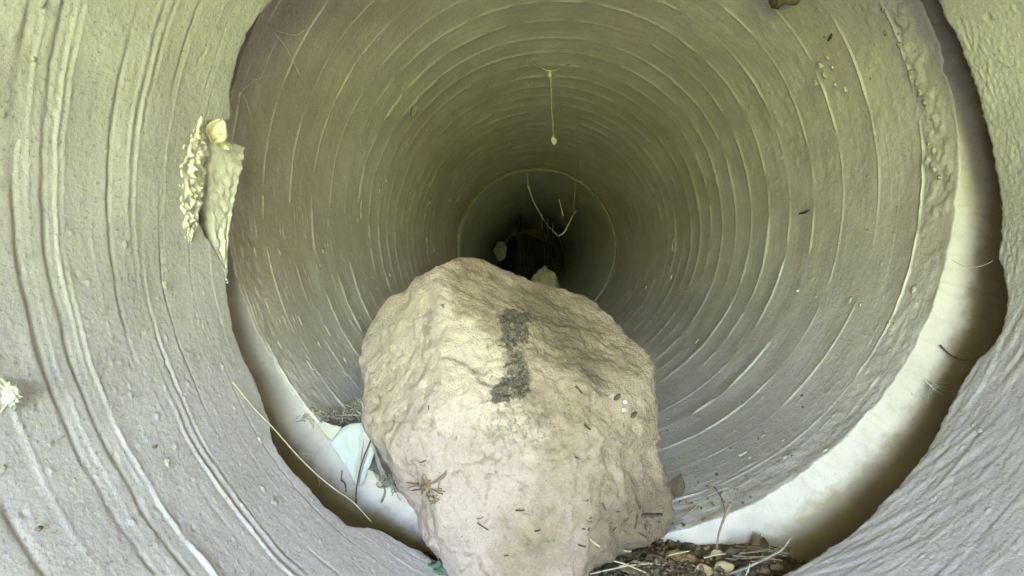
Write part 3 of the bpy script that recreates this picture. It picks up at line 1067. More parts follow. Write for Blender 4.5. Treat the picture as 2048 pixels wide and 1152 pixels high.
# ------------------------------------------------------------------ mortar droplets and nibs cast on the pipe walls (parts of the pipes)
def droplets():
    meshes = []
    for k in range(5):
        V, Q, F = lump((0, 0, 0), (1, 1, 1), 20 + k, 0.5, 2, freq=1.4)
        me = mesh_from('mortar_droplet', V, None, F)
        me.materials.append(M['mortar'])
        meshes.append(me)

    def put(root, ax, az, p, s, squash=0.55, stretch=1.0):
        o = bpy.data.objects.new('mortar_droplet', random.choice(meshes))
        col.objects.link(o)
        o.parent = root
        o.location = p - root.location
        th = math.atan2(p.z - az, p.x - ax)
        # local x radial, y along pipe, z circumferential
        o.rotation_euler = (0, -th, 0)
        o.scale = (s * squash, s, s * stretch)

    spots = [(722, 410, 5, 5), (722, 430, 4, 3), (860, 405, 4, 1.5), (1022, 287, 5, 1), (990, 317, 4, 1), (1345, 490, 5, 4.5), (1343, 553, 6, 2), (1293, 573, 7, 1.2),
             (1287, 613, 3.5, 1), (1595, 580, 5, 1.2), (1735, 352, 5, 1), (1610, 425, 5, 1), (1828, 578, 11, 1.4), (1650, 75, 6, 1), (1770, 66, 8, 1), (1797, 68, 6, 1),
             (560, 505, 4, 2), (646, 502, 3, 2), (655, 490, 3, 2), (690, 355, 4, 1), (760, 380, 6, 1.6), (640, 245, 4, 1), (1058, 165, 4, 1.4), (990, 130, 4, 1), (1255, 145, 4, 1),
             (1335, 277, 4, 1), (1300, 305, 3, 1), (868, 500, 4, 2), (853, 480, 4, 2.4), (900, 400, 3, 2), (1360, 340, 4, 1), (1735, 460, 5, 1), (1795, 415, 5, 1), (1815, 500, 6, 1),
             (780, 550, 5, 1), (700, 640, 5, 1), (640, 690, 6, 2.5), (690, 745, 6, 2.4), (600, 640, 5, 3), (560, 690, 6, 2.5), (655, 660, 6, 3), (690, 720, 5, 2), (620, 730, 6, 3),
             (1485, 907, 8, 2), (1500, 915, 6, 1), (1650, 900, 6, 1.2), (1400, 1016, 6, 1), (1350, 985, 5, 1), (1480, 800, 4, 1), (1600, 870, 4, 1), (1720, 610, 6, 1.3), (1780, 700, 8, 1.2),
             (1775, 650, 10, 1.3), (1700, 600, 7, 2), (1105, 300, 4, 1), (1062, 320, 3, 1), (1200, 390, 4, 1.2), (1225, 520, 4, 1.6), (935, 420, 3, 2), (905, 560, 5, 1), (830, 590, 4, 2)]
    for (x, y, s, st) in spots:
        p = on_wall(x, y)
        put(pipe_second, 0, 0, p, s * 0.55 / 1024 * p.y, 0.6, st)
    for k in range(70):
        th = rad(random.uniform(-75, 235))
        y = Y2 + 0.03 + random.random() ** 1.6 * 1.6
        p = Vector((R2 * math.cos(th), y, R2 * math.sin(th)))
        put(pipe_second, 0, 0, p, random.uniform(0.6, 1.6) * 0.0012, 0.6, random.choice([1, 1, 1.5, 3]))
    # row of squeezed-out mortar at the right rim of the second pipe
    for (x, y, s) in [(1766, 20, 9), (1800, 90, 10), (1815, 120, 9), (1822, 145, 11), (1832, 165, 9), (1840, 185, 10), (1850, 205, 11), (1855, 322, 13), (1870, 338, 10),
                      (1868, 300, 8), (1878, 355, 8), (1640, 130, 10), (1632, 165, 11), (1655, 115, 8), (1665, 135, 8), (1670, 170, 7), (1648, 150, 9), (1690, 180, 7)]:
        p = on_wall(x, y, r=R2 - 0.001)
        put(pipe_second, 0, 0, p, s * 0.55 / 1024 * p.y, 0.8, random.uniform(0.8, 1.6))
    near = [(50, 512, 7), (330, 570, 12), (165, 390, 6), (300, 330, 5), (208, 630, 6), (100, 890, 7), (75, 1060, 9), (262, 790, 9), (335, 925, 14), (310, 893, 7), (8, 935, 9),
            (480, 740, 6), (430, 1000, 7), (548, 1005, 10), (520, 880, 7), (395, 65, 8), (372, 85, 6), (350, 120, 6), (85, 5, 12), (1870, 770, 8), (1960, 860, 9), (2035, 1050, 7), (1945, 850, 7),
            (1925, 1095, 7), (2030, 450, 7), (1990, 95, 6), (2010, 180, 7), (1955, 110, 7), (1940, 130, 6), (1962, 180, 7), (2020, 330, 6), (2025, 540, 6), (5, 225, 8), (150, 960, 6), (640, 1080, 6)]
    for (x, y, s) in near:
        p = on_near(x, y)
        if p.y > Y1 - 0.012:
            continue
        put(pipe_near, NX, NZ, p, s * 0.6 / 1024 * p.y, 0.6, random.uniform(0.8, 1.8))
    for k in range(90):
        th = rad(random.uniform(0, 360))
        y = random.uniform(0.6 * R, Y1 - 0.02)
        p = Vector((NX + R * math.cos(th), y, NZ + R * math.sin(th)))
        put(pipe_near, NX, NZ, p, random.uniform(0.5, 1.5) * 0.0010, 0.6, random.choice([1, 1, 1.5, 2]))


droplets()


# ------------------------------------------------------------------ far stones and roots deep in the culvert
def build_far():
    p = at(1090, 590, 9.2 * R)
    c = Vector((p.x, 9.2 * R, -R + 0.30 * R))
    o = thing_mesh('stone', lump(c, (0.27 * R, 0.26 * R, 0.40 * R), 3, 0.28, 4), M['stone_pale'], 'pale yellowish stone lying deep in the culvert just above the boulder', 'stone')
    p = at(1008, 497, 11.6 * R)
    thing_mesh('stone', lump((p.x - 0.03, p.y, p.z - 0.02), (0.13 * R, 0.20 * R, 0.20 * R), 5, 0.40, 4), M['stone_dim'], 'dim pale stone lodged on the left deep inside the pipe', 'stone')
    # black plug of soil and roots in the far pipe
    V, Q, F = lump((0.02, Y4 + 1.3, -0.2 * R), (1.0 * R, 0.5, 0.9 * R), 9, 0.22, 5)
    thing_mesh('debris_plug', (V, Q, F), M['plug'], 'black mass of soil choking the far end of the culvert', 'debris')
    for k in range(9):
        px = random.uniform(1020, 1130)
        a = at(px, random.uniform(450, 470), Y4 - random.uniform(0.0, 0.5))
        b = at(px + random.uniform(-8, 22), random.uniform(520, 552), a.y + random.uniform(-0.1, 0.1))
        m = (a + b) / 2 + Vector((random.uniform(-0.04, 0.04), 0, 0))
        top = Vector((a.x, a.y, math.sqrt(max(0.01, R * R - a.x ** 2)) + 0.0))
        vq = tube_mesh('r', spline([top, a, m, b], 20), [0.007 - 0.0002 * i for i in range(20)], 5, 0.3)
        thing_mesh('hanging_root', vq, M['twig_dark'], 'thin dark root hanging in the black far end of the culvert', 'root', 'roots hanging in the far pipe')


build_far()


# ------------------------------------------------------------------ cobwebs
def strand(name, pts, r, mat, label, cat='cobweb', n=28, group=None, branches=()):
    parts = [tube_mesh(name, spline(pts, n), r, 5, 0.5)]
    for bp, br in branches:
        parts.append(tube_mesh(name, spline(bp, 14), br, 4, 0.4))
    return thing_mesh(name, merge(parts), mat, label, cat, group)


def build_webs():
    yw = 2.05 * R
    top = on_wall(1063, 125)
    A = lambda x, y, d=yw: at(x, y, d)
    # hanging dusty thread with an egg sac
    y0 = top.y
    B = lambda x, y: at(x, y, y0)
    root = empty('cobweb_thread', B(1108, 296), 'pale dusty cobweb thread hanging from the pipe roof with an egg sac at its end', 'cobweb')
    w = root.location
    parts = [tube_mesh('t', spline([B(1101, 140), B(1102, 170), B(1104, 220), B(1107, 272)], 26), [0.0014 - 0.00002 * i for i in range(26)], 6, 0.6),
             tube_mesh('t', spline([B(1062, 124), B(1082, 135), B(1100, 142), B(1118, 137), B(1140, 128)], 24), 0.0012, 5, 0.4),
             lump(tuple(B(1100, 150)), (0.0045, 0.004, 0.010), 2, 0.5, 3)]
    thing_mesh('thread', merge(parts), M['webdim'], None, None, parent=root)
    thing_mesh('egg_sac', lump(tuple(B(1108, 281)), (0.0065, 0.006, 0.010), 4, 0.55, 3, freq=2.4), M['web'], None, None, parent=root)
    # sagging V strand across the far joint
    y1 = 5.6 * R
    B2 = lambda x, y: at(x, y, y1)

    def roof(p, k=1.0):
        return Vector((p.x, p.y, p.z + (math.sqrt(R2 * R2 - p.x * p.x) - p.z) * k))
    strand('cobweb_strand', [B2(1056, 372), B2(1068, 405), B2(1090, 444), B2(1110, 466), B2(1119, 471), B2(1130, 462), B2(1145, 432)], 0.0017, M['webdim'],
           'sagging V-shaped dusty cobweb strand in front of the dark far pipe', branches=[([B2(1118, 400), B2(1122, 416), B2(1126, 432)], 0.0018), ([B2(1140, 440), B2(1150, 425), B2(1153, 422)], 0.001), ([B2(1056, 372), roof(B2(1054, 365), 0.5), roof(B2(1053, 360))], 0.0005), ([B2(1145, 432), roof(B2(1152, 410), 0.5), roof(B2(1158, 395))], 0.0005)])
    # dusty webs in the shaded upper left gap
    y2 = Y2 + 0.01
    G = lambda x, y, d=0.0: at(x, y, y2 + d)
    strand('cobweb', [G(520, 25, 0.02), G(545, 60), G(575, 100), G(600, 150, 0.02)], 0.00028, M['white'], 'faint dusty cobweb strands at the top left joint', branches=[([G(560, 70), G(540, 110), G(520, 160)], 0.0002), ([G(545, 60), G(590, 70), G(610, 60)], 0.0002)])
    strand('cobweb', [at(462, 196, Y1 - 0.004), G(480, 185), G(510, 160), G(545, 150, 0.03)], 0.00032, M['white'], 'tangled grey cobweb on the upper left lip above the curled leaf',
           branches=[([at(462, 185, Y1 - 0.004), G(470, 170), G(480, 188), G(468, 200)], 0.0012), ([G(470, 178), G(490, 195), G(500, 230)], 0.0002), ([G(462, 190), G(456, 215), G(452, 240)], 0.0004)])
    strand('cobweb', [at(1905, 520, Y1 + 0.028), at(1930, 533, Y1 + 0.02), at(1960, 533, Y1 + 0.01), at(1985, 522, Y1 - 0.004)], 0.0004, M['straw'], 'single pale hair-thin thread bridging the right joint gap')
    pts = []
    root = None
    br = []
    for k in range(9):
        a = at(1868 + random.uniform(-8, 8), 778 + random.uniform(-14, 14), Y2 - 0.012)
        b = at(1868 + random.uniform(-30, 30), 778 + random.uniform(-28, 28), Y2 - 0.006)
        br.append(([a, (a + b) / 2 + Vector((0, 0.002, random.uniform(-.002, .002))), b], 0.0004))
    strand('cobweb', [at(1850, 760, Y2 - 0.006), at(1868, 778, Y2 - 0.012), at(1888, 790, Y2 - 0.006)], 0.0007, M['web'], 'small tattered cobweb in the lower right joint gap', branches=br)
    strand('cobweb', [at(1880, 690, Y2 - 0.004), at(1905, 712, Y2 - 0.008), at(1940, 722, Y1 + 0.004)], 0.0008, M['twig_dark'], 'thin dark root crossing the lower right joint gap', 'root').name = 'root'
    # cottony cocoon at the left edge of the near wall
    c = on_near(4, 790)
    root = empty('cocoon', c, 'white cottony spider cocoon at the left edge of the photo', 'cocoon')
    c = c + Vector((0.005, 0, 0))
    thing_mesh('body', lump(tuple(c), (0.0042, 0.003, 0.0060), 31, 0.45, 4, freq=3.2), M['web'], None, None, parent=root)
    for k in range(9):
        e = on_near(4 + random.uniform(-6, 30), 790 + random.uniform(-45, 50), R - 0.001)
        thing_mesh('guy_thread', tube_mesh('g', spline([c, (c + e) / 2 + Vector((0.001, 0, 0)), e], 8), 0.0006, 4, 0.5), M['web'], None, None, parent=root)


build_webs()


# ------------------------------------------------------------------ debris in the joint
SOIL_LINE = [(760, 1090), (860, 1108), (940, 1120), (1100, 1112), (1180, 1102), (1250, 1090), (1310, 1082), (1350, 1084), (1400, 1096), (1480, 1093), (1540, 1098), (1580, 1112), (1640, 1150), (1720, 1190)]
_sp = [at(x, y, Y2 - 0.004) for x, y in SOIL_LINE]
_sx, _sz = np.array([p.x for p in _sp]), np.array([p.z for p in _sp])


def soil_z(X, Y):
    X, Y = np.asarray(X, float), np.asarray(Y, float)
    top = np.interp(X, _sx, _sz) - 0.10 * (Y2 - Y) + 0.004 * fbm(X * 34, Y * 34, 1.0, 4) + 0.0030 * fbm(X * 130, Y * 130, 2.0, 3)
    floor1 = NZ - np.sqrt(R * R - np.clip(X - NX, -R * .99, R * .99) ** 2)
    fade = sstep(Y1 - 0.05, Y1 - 0.004, Y)
    return (floor1 - 0.006) * (1 - fade) + top * fade


def build_soil():
    nu, nv = 300, 60
    xs = np.linspace(_sx[0], _sx[-1], nu)
    ys = np.linspace(Y1 - 0.05, Y2 + 0.003, nv)
    X, Y = np.meshgrid(xs, ys)
    V = np.stack([X, Y, soil_z(X, Y)], -1).reshape(-1, 3)
    base = np.array([0, Y1, -1.2 * R])
    me = mesh_from('soil', V - base, grid_quads(nu, nv))
    o = link_mesh('soil', me, M['soil'], None, base)
    tag(o, 'dark brown leaf-litter soil filling the bottom of the joint beside the boulder', 'soil', kind='stuff')
    # crumbs of soil and grit
    V0, F0 = ico(1)
    for name, mat, n, smin, smax, lab in (('soil_crumbs', 'soil', 900, 0.0010, 0.0034, 'loose dark soil crumbs strewn over the litter in the joint'),
                                          ('grit', 'leaf_brown', 420, 0.0008, 0.0026, 'loose brown grit and leaf crumbs strewn over the litter in the joint')):
        VV, FF = [], []
        for k in range(n):
            x = random.uniform(_sx[3], _sx[-2])
            y = random.uniform(Y1 - 0.02, Y2 - 0.002)
            c = np.array([x, y, float(soil_z(x, y)) + 0.0006])
            sc = rng.uniform(smin, smax) * rng.uniform(0.5, 1.3, 3)
            q = V0 * sc * (1 + 0.35 * rng.normal(size=(len(V0), 1)))
            FF += [tuple(i + len(V0) * k for i in f) for f in F0]
            VV.append(q + c)
        V = np.concatenate(VV)
        o = link_mesh(name, mesh_from(name, V - base, None, FF, smooth=False), M[mat], None, base)
        tag(o, lab, 'soil', kind='stuff')


build_soil()


def build_silt():
    """crumbs of soil and bits of leaf that thin out over the floor of the second pipe"""
    V0, F0 = ico(1)
    VV, FF = [], []
    n = 0
    base = np.array([0, Y2, -R2])
    while n < 420:
        th = rad(random.gauss(-82, 16))
        y = Y2 + 0.004 + abs(random.gauss(0, 0.16))
        if y > Y2 + 0.9:
            continue
        p = np.array([(R2 - 0.0012) * math.cos(th), y, (R2 - 0.0012) * math.sin(th)])
        sc = rng.uniform(0.0004, 0.0015) * rng.uniform(0.5, 1.4, 3)
        VV.append(V0 * sc * (1 + 0.35 * rng.normal(size=(len(V0), 1))) + p - base)
        FF += [tuple(i + len(V0) * n for i in f) for f in F0]
        n += 1
    o = link_mesh('silt', mesh_from('silt', np.concatenate(VV), None, FF, smooth=False), M['soil'], None, base)
    tag(o, 'fine crumbs of dirt scattered thinly over the pipe floor around the boulder', 'dirt', kind='stuff')


build_silt()


def soil_pt(px, py, up=0.003):
    """where the line of sight through the survey point meets the litter"""
    d = ray(px, py)
    p = None
    for y in np.linspace(Y1 - 0.02, Y2 - 0.004, 60):
        p = CAM + d * (y / d.y)
        if p.z < float(soil_z(p.x, p.y)):
            break
    return p + Vector((0, 0, up))


def build_litter():
    G = soil_pt
    # leaves
    leaf_specs = [
        ('leaf_tan', 1436, 1117, 0.019, 0.014, (1, 0.1, 0.25), (0.1, -0.9, 0.6), 0.25, 0.4, 'small pale tan leaf standing upright in the joint litter'),
        ('leaf_tan', 1448, 1140, 0.022, 0.013, (1, 0.1, 0.15), (0.2, -0.7, 0.8), 0.2, 0.3, 'pale tan leaf lying below the upright one in the litter'),
        ('leaf_tan', 1408, 1146, 0.021, 0.012, (1, 0.2, -0.05), (0.1, -0.7, 0.9), 0.1, 0.5, 'greenish tan leaf at the bottom edge of the joint litter'),
        ('leaf_brown', 1352, 1118, 0.026, 0.013, (1, 0.1, 0.3), (-0.3, -0.8, 0.7), 0.3, 0.6, 'curled brown leaf nearest the boulder in the litter'),
        ('leaf_brown', 1385, 1128, 0.030, 0.012, (1, 0.0, -0.35), (0.3, -0.8, 0.7), 0.2, 0.5, 'long brown leaf sloping down beside the pale leaves'),
        ('leaf_brown', 1510, 1085, 0.024, 0.010, (0.3, 0.1, 1), (0.2, -1, 0.2), 0.4, 0.6, 'pointed olive-brown leaf standing against the white rim'),
        ('leaf_dark', 1528, 1086, 0.018, 0.008, (-0.25, 0.1, 1), (-0.3, -1, 0.2), 0.5, 0.6, 'narrow dark leaf tip standing against the white rim'),
        ('leaf_dark', 1350, 968, 0.030, 0.019, (0.3, 0.2, 1), (0.2, -1, 0.3), 0.5, 0.9, 'crumpled purplish brown leaf stuck behind the right side of the boulder'),
        ('leaf_dark', 1462, 1112, 0.024, 0.010, (1, 0.1, 0.4), (0.2, -0.8, 0.7), 0.4, 0.6, 'dark curled leaf right of the upright tan leaf'),
        ('leaf_brown', 1560, 1112, 0.026, 0.010, (1, 0.1, 0.5), (0.0, -0.7, 0.8), 0.4, 0.5, 'rust brown leaf at the right end of the litter'),
        ('leaf_dark', 1310, 1122, 0.022, 0.009, (1, 0.1, -0.2), (0.0, -0.7, 0.8), 0.4, 0.5, 'dark leaf close under the lower right of the boulder'),
        ('leaf_brown', 1260, 1140, 0.022, 0.009, (1, -0.1, 0.2), (0.1, -0.7, 0.8), 0.4, 0.5, 'small brown leaf below the boulder corner'),
    ]
    for k, (m, x, y, l, w, xd, nd, cu, cp, lab) in enumerate(leaf_specs):
        p = G(x, y, 0.002)
        if y < 1100 and x > 1500:
            p = at(x, y, Y2 - 0.010)
        if y < 1000:
            p = at(x, y, 1.62 * R)
        thing_mesh('leaf', leaf(p, l, w, xd, nd, cu, cp, k + 1), M[m], lab, 'leaf', 'dead leaves in the joint litter')
    # pebbles
    peb = [('pebble_red', 1552, 1134, 9, 'reddish pebble at the right end of the litter'), ('pebble_red', 1530, 1142, 8, 'smaller reddish pebble left of the other one'),
           ('pebble_dark', 1490, 1141, 10, 'dark grey pebble under the pale twig'), ('pebble_dark', 1470, 1148, 9, 'dark pebble at the bottom edge left of the grey one'),
           ('pebble', 1545, 1120, 6, 'small tan pebble above the reddish ones')]
    for k, (m, x, y, s, lab) in enumerate(peb):
        p = G(x, y, 0.0)
        s = s / 1024 * 1.39 * R
        thing_mesh('pebble', lump(tuple(p), (s * 1.3, s, s * 0.8), 40 + k, 0.3, 3), M[m], lab, 'pebble', 'pebbles in the joint litter')
    # twigs and straws in the litter
    def T(name, pts, r0, r1, mat, label, cat, group, n=16, jit=0.25):
        s = spline(pts, n)
        return thing_mesh(name, tube_mesh(name, s, [r0 + (r1 - r0) * i / (n - 1) for i in range(n)], 6, jit), M[mat], label, cat, group)
    yl = Y1 + 0.03 * R
    L = lambda x, y, d=0.0: at(x, y, yl + d)
    T('twig', [L(1433, 1100, 0.004), L(1437, 1070), L(1447, 1040), L(1461, 1006, -0.002)], 0.0008, 0.0016, 'twig_brown', 'thin upright stem with a pale tip standing before the white rim', 'twig', 'twigs in the litter')
    T('twig', [L(1452, 1150, -0.006), L(1500, 1132, -0.006), L(1545, 1110, -0.006), L(1565, 1098, -0.004), L(1582, 1075, 0.0)], 0.0014, 0.0010, 'root', 'grey-white twig lying across the right of the litter', 'twig', 'twigs in the litter')
    T('straw', [L(1203, 1117, -0.002), L(1240, 1125, -0.006), L(1275, 1138, -0.008), L(1306, 1152, -0.010)], 0.0008, 0.0008, 'straw', 'pale straw sloping down to the right under the boulder', 'straw', 'straws under the boulder')
    T('straw', [L(1180, 1148, -0.008), L(1225, 1138, -0.004), L(1265, 1130, -0.003), L(1302, 1127, 0)], 0.0008, 0.0006, 'straw', 'pale straw crossing the other one under the boulder', 'straw', 'straws under the boulder')
    T('straw', [L(1491, 1152, -0.012), L(1496, 1140, -0.010), L(1500, 1128, -0.010)], 0.0006, 0.0005, 'straw', 'short pale straw standing at the bottom edge of the litter', 'straw', 'straws in the litter')
    for k in range(26):
        x, y = random.uniform(1455, 1570), random.uniform(1092, 1130)
        a = random.uniform(-0.5, 0.6)
        l = random.uniform(14, 36)
        p, q = L(x - l * math.cos(a), y + l * math.sin(a) * .6, random.uniform(-.008, .012)), L(x + l * math.cos(a), y - l * math.sin(a) * .6, random.uniform(-.008, .012))
        T('twig', [p, (p + q) / 2 + Vector((0, 0, random.uniform(-.001, .0015))), q], 0.0006, 0.0004, random.choice(['twig_dark', 'twig_brown', 'root', 'twig_dark']),
          'fine fibre in the heap of litter at the right end of the joint', 'twig', 'fine fibres in the litter heap', 8)
    for k in range(22):
        x, y = random.uniform(1190, 1455), random.uniform(1098, 1148)
        a = random.uniform(-0.6, 0.6)
        l = random.uniform(8, 24)
        p, q = L(x - l * math.cos(a), y + l * math.sin(a) * .6, random.uniform(-.008, .012)), L(x + l * math.cos(a), y - l * math.sin(a) * .6, random.uniform(-.008, .012))
        T('twig', [p, (p + q) / 2 + Vector((0, 0, random.uniform(-.001, .0015))), q], 0.0007, 0.0005, random.choice(['twig_dark', 'twig_brown', 'straw', 'twig_dark']),
          'tiny twig scrap in the dark litter beside the boulder', 'twig', 'tiny twig scraps beside the boulder', 8)
    # stems on the floor right behind
    W = lambda x, y: on_wall(x, y, r=R2 - 0.003)
    T('twig', [W(1428, 975), W(1440, 990), W(1448, 1012), W(1450, 1030)], 0.0008, 0.0006, 'root', 'curved grey stem on the pipe floor right of the boulder', 'twig', 'stems on the pipe floor')
    T('twig', [W(1362, 1035), W(1380, 1022), W(1392, 1012)], 0.0007, 0.0012, 'twig_brown', 'short brown stem on the pipe floor touching the boulder', 'twig', 'stems on the pipe floor')
    T('straw', [W(1415, 992), W(1435, 983), W(1455, 975)], 0.0006, 0.0006, 'straw', 'short pale straw on the pipe floor right of the boulder', 'straw', 'stems on the pipe floor')

    # long straw over the left lip
    def front(x, y, d):
        w = on_near(x, y, R - 0.003)
        return w if w.y < d else at(x, y, d)
    S = [(466, 764, Y1 - 0.004), (505, 812, Y1 - 0.003), (550, 860, Y1 - 0.001), (592, 908, Y1 + 0.002), (632, 948, Y1 + 0.004), (672, 980, Y1 + 0.004), (705, 1003, Y1 + 0.003), (742, 1043, Y1 - 0.002)]
    pts = [front(x, y, d) for x, y, d in S]
    parts = [tube_mesh('s', spline(pts, 40), [0.00075 - 0.000008 * i for i in range(40)], 6, 0.2)]
    for (x, y, dx, dy) in ((598, 909, 26, 2), (636, 950, 20, -6), (634, 950, 6, 22), (680, 985, 30, -14)):
        a = at(x, y, Y1 + 0.008)
        parts.append(tube_mesh('s', spline([a, at(x + dx * .5, y + dy * .5 - 2, Y1 + 0.012), at(x + dx, y + dy, Y1 + 0.015)], 8), 0.0003, 4))
    thing_mesh('straw', merge(parts), M['straw'], 'long pale grass straw slanting across the lower left lip', 'straw')
    T('twig', [at(742, 880, Y2 - 0.012), at(724, 925, Y2 - 0.014), at(713, 975, Y2 - 0.012), at(712, 1008, Y2 - 0.010)], 0.0008, 0.0008, 'twig_dark', 'thin dark stem hanging down over the folded paper', 'twig', 'stems near the paper')
    T('twig', [at(682, 960, Y2 - 0.004), at(690, 968, Y2 - 0.006), at(692, 983, Y2 - 0.004)], 0.0007, 0.0007, 'twig_dark', 'tiny dark twig on the white rim left of the paper tip', 'twig', 'stems near the paper')
    T('twig', [at(684, 940, Y2 - 0.004), at(683, 952, Y2 - 0.006), at(682, 962, Y2 - 0.004)], 0.0005, 0.0005, 'twig_dark', 'short dark hair on the white rim above the tiny twig', 'twig', 'stems near the paper')


build_litter()


# ------------------------------------------------------------------ folded paper scrap and dry roots on the left of the boulder
def build_paper():
    d0 = Y2 - 0.010
    root = empty('paper_scrap', at(705, 980, d0), 'folded pale blue and cream paper scrap leaning between rim and boulder', 'paper')

    def sheet(name, poly, mat, thick=0.0006, sub=5):
        pts = [at(x, y, d) for x, y, d in poly]
        bm = bmesh.new()
        vs_ = [bm.verts.new(p) for p in pts]
        f = bm.faces.new(vs_)
        bmesh.ops.triangulate(bm, faces=[f])
        bmesh.ops.subdivide_edges(bm, edges=bm.edges[:], cuts=sub, use_grid_fill=True)
        bmesh.ops.triangulate(bm, faces=bm.faces[:])
        for v in bm.verts:
            n = float(fbm(v.co.x * 60, v.co.z * 60, 3.0, 3))
            v.co.y += 0.0016 * n
        r = bmesh.ops.extrude_face_region(bm, geom=bm.faces[:])
        for g in r['geom']:
            if isinstance(g, bmesh.types.BMVert):
                g.co.y += thick
        bmesh.ops.recalc_face_normals(bm, faces=bm.faces[:])
        V = [tuple(v.co) for v in bm.verts]
        bm.verts.index_update()
        F = [tuple(v.index for v in f.verts) for f in bm.faces]
        bm.free()
        return thing_mesh(name, (V, [], [f for f in F if len(f) == 3] + [t for f in F if len(f) == 4 for t in ((f[0], f[1], f[2]), (f[0], f[2], f[3]))]), M[mat], None, None, parent=root, smooth=False)
    e = 0.012
    sheet('paper_sheet', [(634, 850, d0), (646, 843, d0), (664, 852, d0 + 0.002), (684, 856, d0 + 0.004), (700, 848, d0 + 0.003), (722, 846, d0 + 0.001), (729, 860, d0 - 0.002), (724, 905, d0 - 0.004), (708, 968, d0 - 0.002), (690, 935, d0), (668, 900, d0), (650, 872, d0)], 'paper_blue')
    sheet('paper_fold', [(634, 849, d0 - 0.002), (646, 842, d0 - 0.0025), (664, 850, d0 - 0.002), (684, 853, d0 - 0.001), (676, 868, d0 - 0.004), (664, 884, d0 - 0.003), (650, 873, d0 - 0.003)], 'paper_cream', sub=3)
    sheet('paper_fold', [(729, 860, d0 - 0.003), (741, 868, d0 + 0.004), (742, 885, d0 + 0.003), (733, 912, d0 + 0.001), (720, 950, d0 - 0.001), (712, 972, d0 - 0.003), (706, 969, d0 - 0.004), (714, 935, d0 - 0.006), (724, 900, d0 - 0.006)], 'paper_cream', sub=3)
    sheet('paper_edge', [(742, 884, d0 + 0.004), (750, 900, d0 + 0.008), (742, 928, d0 + 0.006), (733, 945, d0 + 0.004), (728, 968, d0 + 0.002), (717, 975, d0 - 0.001), (722, 950, d0 + 0.001), (734, 912, d0 + 0.003)], 'paper_blue', sub=3)


build_paper()


def build_roots():
    def clump(label, spots, n, rmin, rmax, mat, spread, ydep, cat='roots'):
        parts = []
        for k in range(n):
            x, y = random.choice(spots)
            x += random.gauss(0, spread)
            y += random.gauss(0, spread * 0.55)
            d = ydep + random.uniform(-0.006, 0.012)
            l = random.uniform(12, 34)
            a = random.uniform(-pi, pi)
            pts = []
            for j in range(5):
                pts.append(at(x, y, d))
                a += random.uniform(-0.9, 0.9)
                x += math.cos(a) * l / 4
                y += math.sin(a) * l / 4 * 0.7
                d += random.uniform(-0.002, 0.002)
            parts.append(tube_mesh('r', spline(pts, 14), random.uniform(rmin, rmax), 5, 0.4))
        return thing_mesh('root_tangle', merge(parts), M[mat], label, cat)
    clump('tangled dry grey roots lying above the folded paper scrap', [(618, 828), (655, 836), (690, 835), (715, 822), (722, 808)], 120, 0.0004, 0.0011, 'root', 8, Y2 + 0.012)
    clump('small loop of pale dry rootlets on the rim left of the paper', [(612, 832), (622, 826), (606, 840)], 30, 0.0003, 0.0007, 'straw', 7, Y2 + 0.002)
    # stiff roots squeezed between paper and boulder
    segs = [[(722, 800), (735, 840), (745, 880), (757, 930), (775, 975)], [(730, 812), (742, 862), (752, 905), (768, 945), (792, 985)], [(740, 850), (748, 890), (760, 925), (765, 965)],
            [(752, 905), (762, 940), (778, 962), (800, 985)], [(745, 940), (758, 960), (780, 968), (808, 990)], [(765, 965), (770, 985), (762, 1005)], [(775, 962), (760, 975), (752, 968)]]
    parts = []
    for s in segs:
        parts.append(tube_mesh('r', spline([at(x, y, Y2 - 0.004 + random.uniform(-.003, .003)) for x, y in s], 18), random.uniform(0.0008, 0.0016), 6, 0.4))
    for k in range(34):
        x, y = random.choice([(770, 962), (785, 968), (775, 955), (800, 985)])
        a = random.uniform(-pi, pi)
        p = at(x + random.gauss(0, 7), y + random.gauss(0, 6), Y2 - 0.008)
        q = at(x + 18 * math.cos(a), y + 16 * math.sin(a), Y2 - 0.008 + random.uniform(-.004, .004))
        parts.append(tube_mesh('r', spline([p, (p + q) / 2 + Vector((random.uniform(-.001, .001), 0, random.uniform(-.001, .001))), q], 6), 0.0004, 4))
    thing_mesh('root_tangle', merge(parts), M['root'], 'stiff grey roots squeezed between the paper scrap and the boulder', 'roots')
    # grass wisp caught on the boulder's lower left
    parts = []
    B = on_boulder
    for k in range(46):
        x, y = random.choice([(845, 975), (840, 985), (855, 985), (850, 962), (870, 990)])
        x += random.gauss(0, 10)
        y += random.gauss(0, 9)
        a = random.uniform(-pi, pi)
        l = random.uniform(8, 24)
        p, q = B(x, y, 0.001), B(x + l * math.cos(a), y + l * math.sin(a), 0.0015)
        parts.append(tube_mesh('r', [p, (p + q) / 2 + (CAM - p).normalized() * 0.0015, q], random.uniform(0.0003, 0.0007), 4))
    parts.append(tube_mesh('r', spline([B(862, 968, .001), B(874, 960, .003), B(886, 950, .003), B(893, 942, .002)], 10), [0.0008, 0.001, 0.0013, 0.0015, 0.0016, 0.0016, 0.0015, 0.0012, 0.0008, 0.0004], 6))
    parts.append(tube_mesh('r', spline([B(836, 985, .001), B(842, 965, .003), B(848, 950, .003), B(856, 955, .002), B(862, 972, .002)], 12), 0.0011, 6))
    thing_mesh('grass_wisp', merge(parts), M['twig_brown'], 'brown wisp of dead grass caught on the lower left of the boulder', 'grass')
    # green scrap in the bottom left corner of the boulder
    V, Q, F = lump(tuple(at(882, 1140, 1.30 * R)), (0.010, 0.007, 0.008), 77, 0.55, 4, freq=2.2)
    thing_mesh('moss_tuft', (V, Q, F), M['moss'], 'small teal green tuft at the bottom left of the boulder', 'moss')


build_roots()


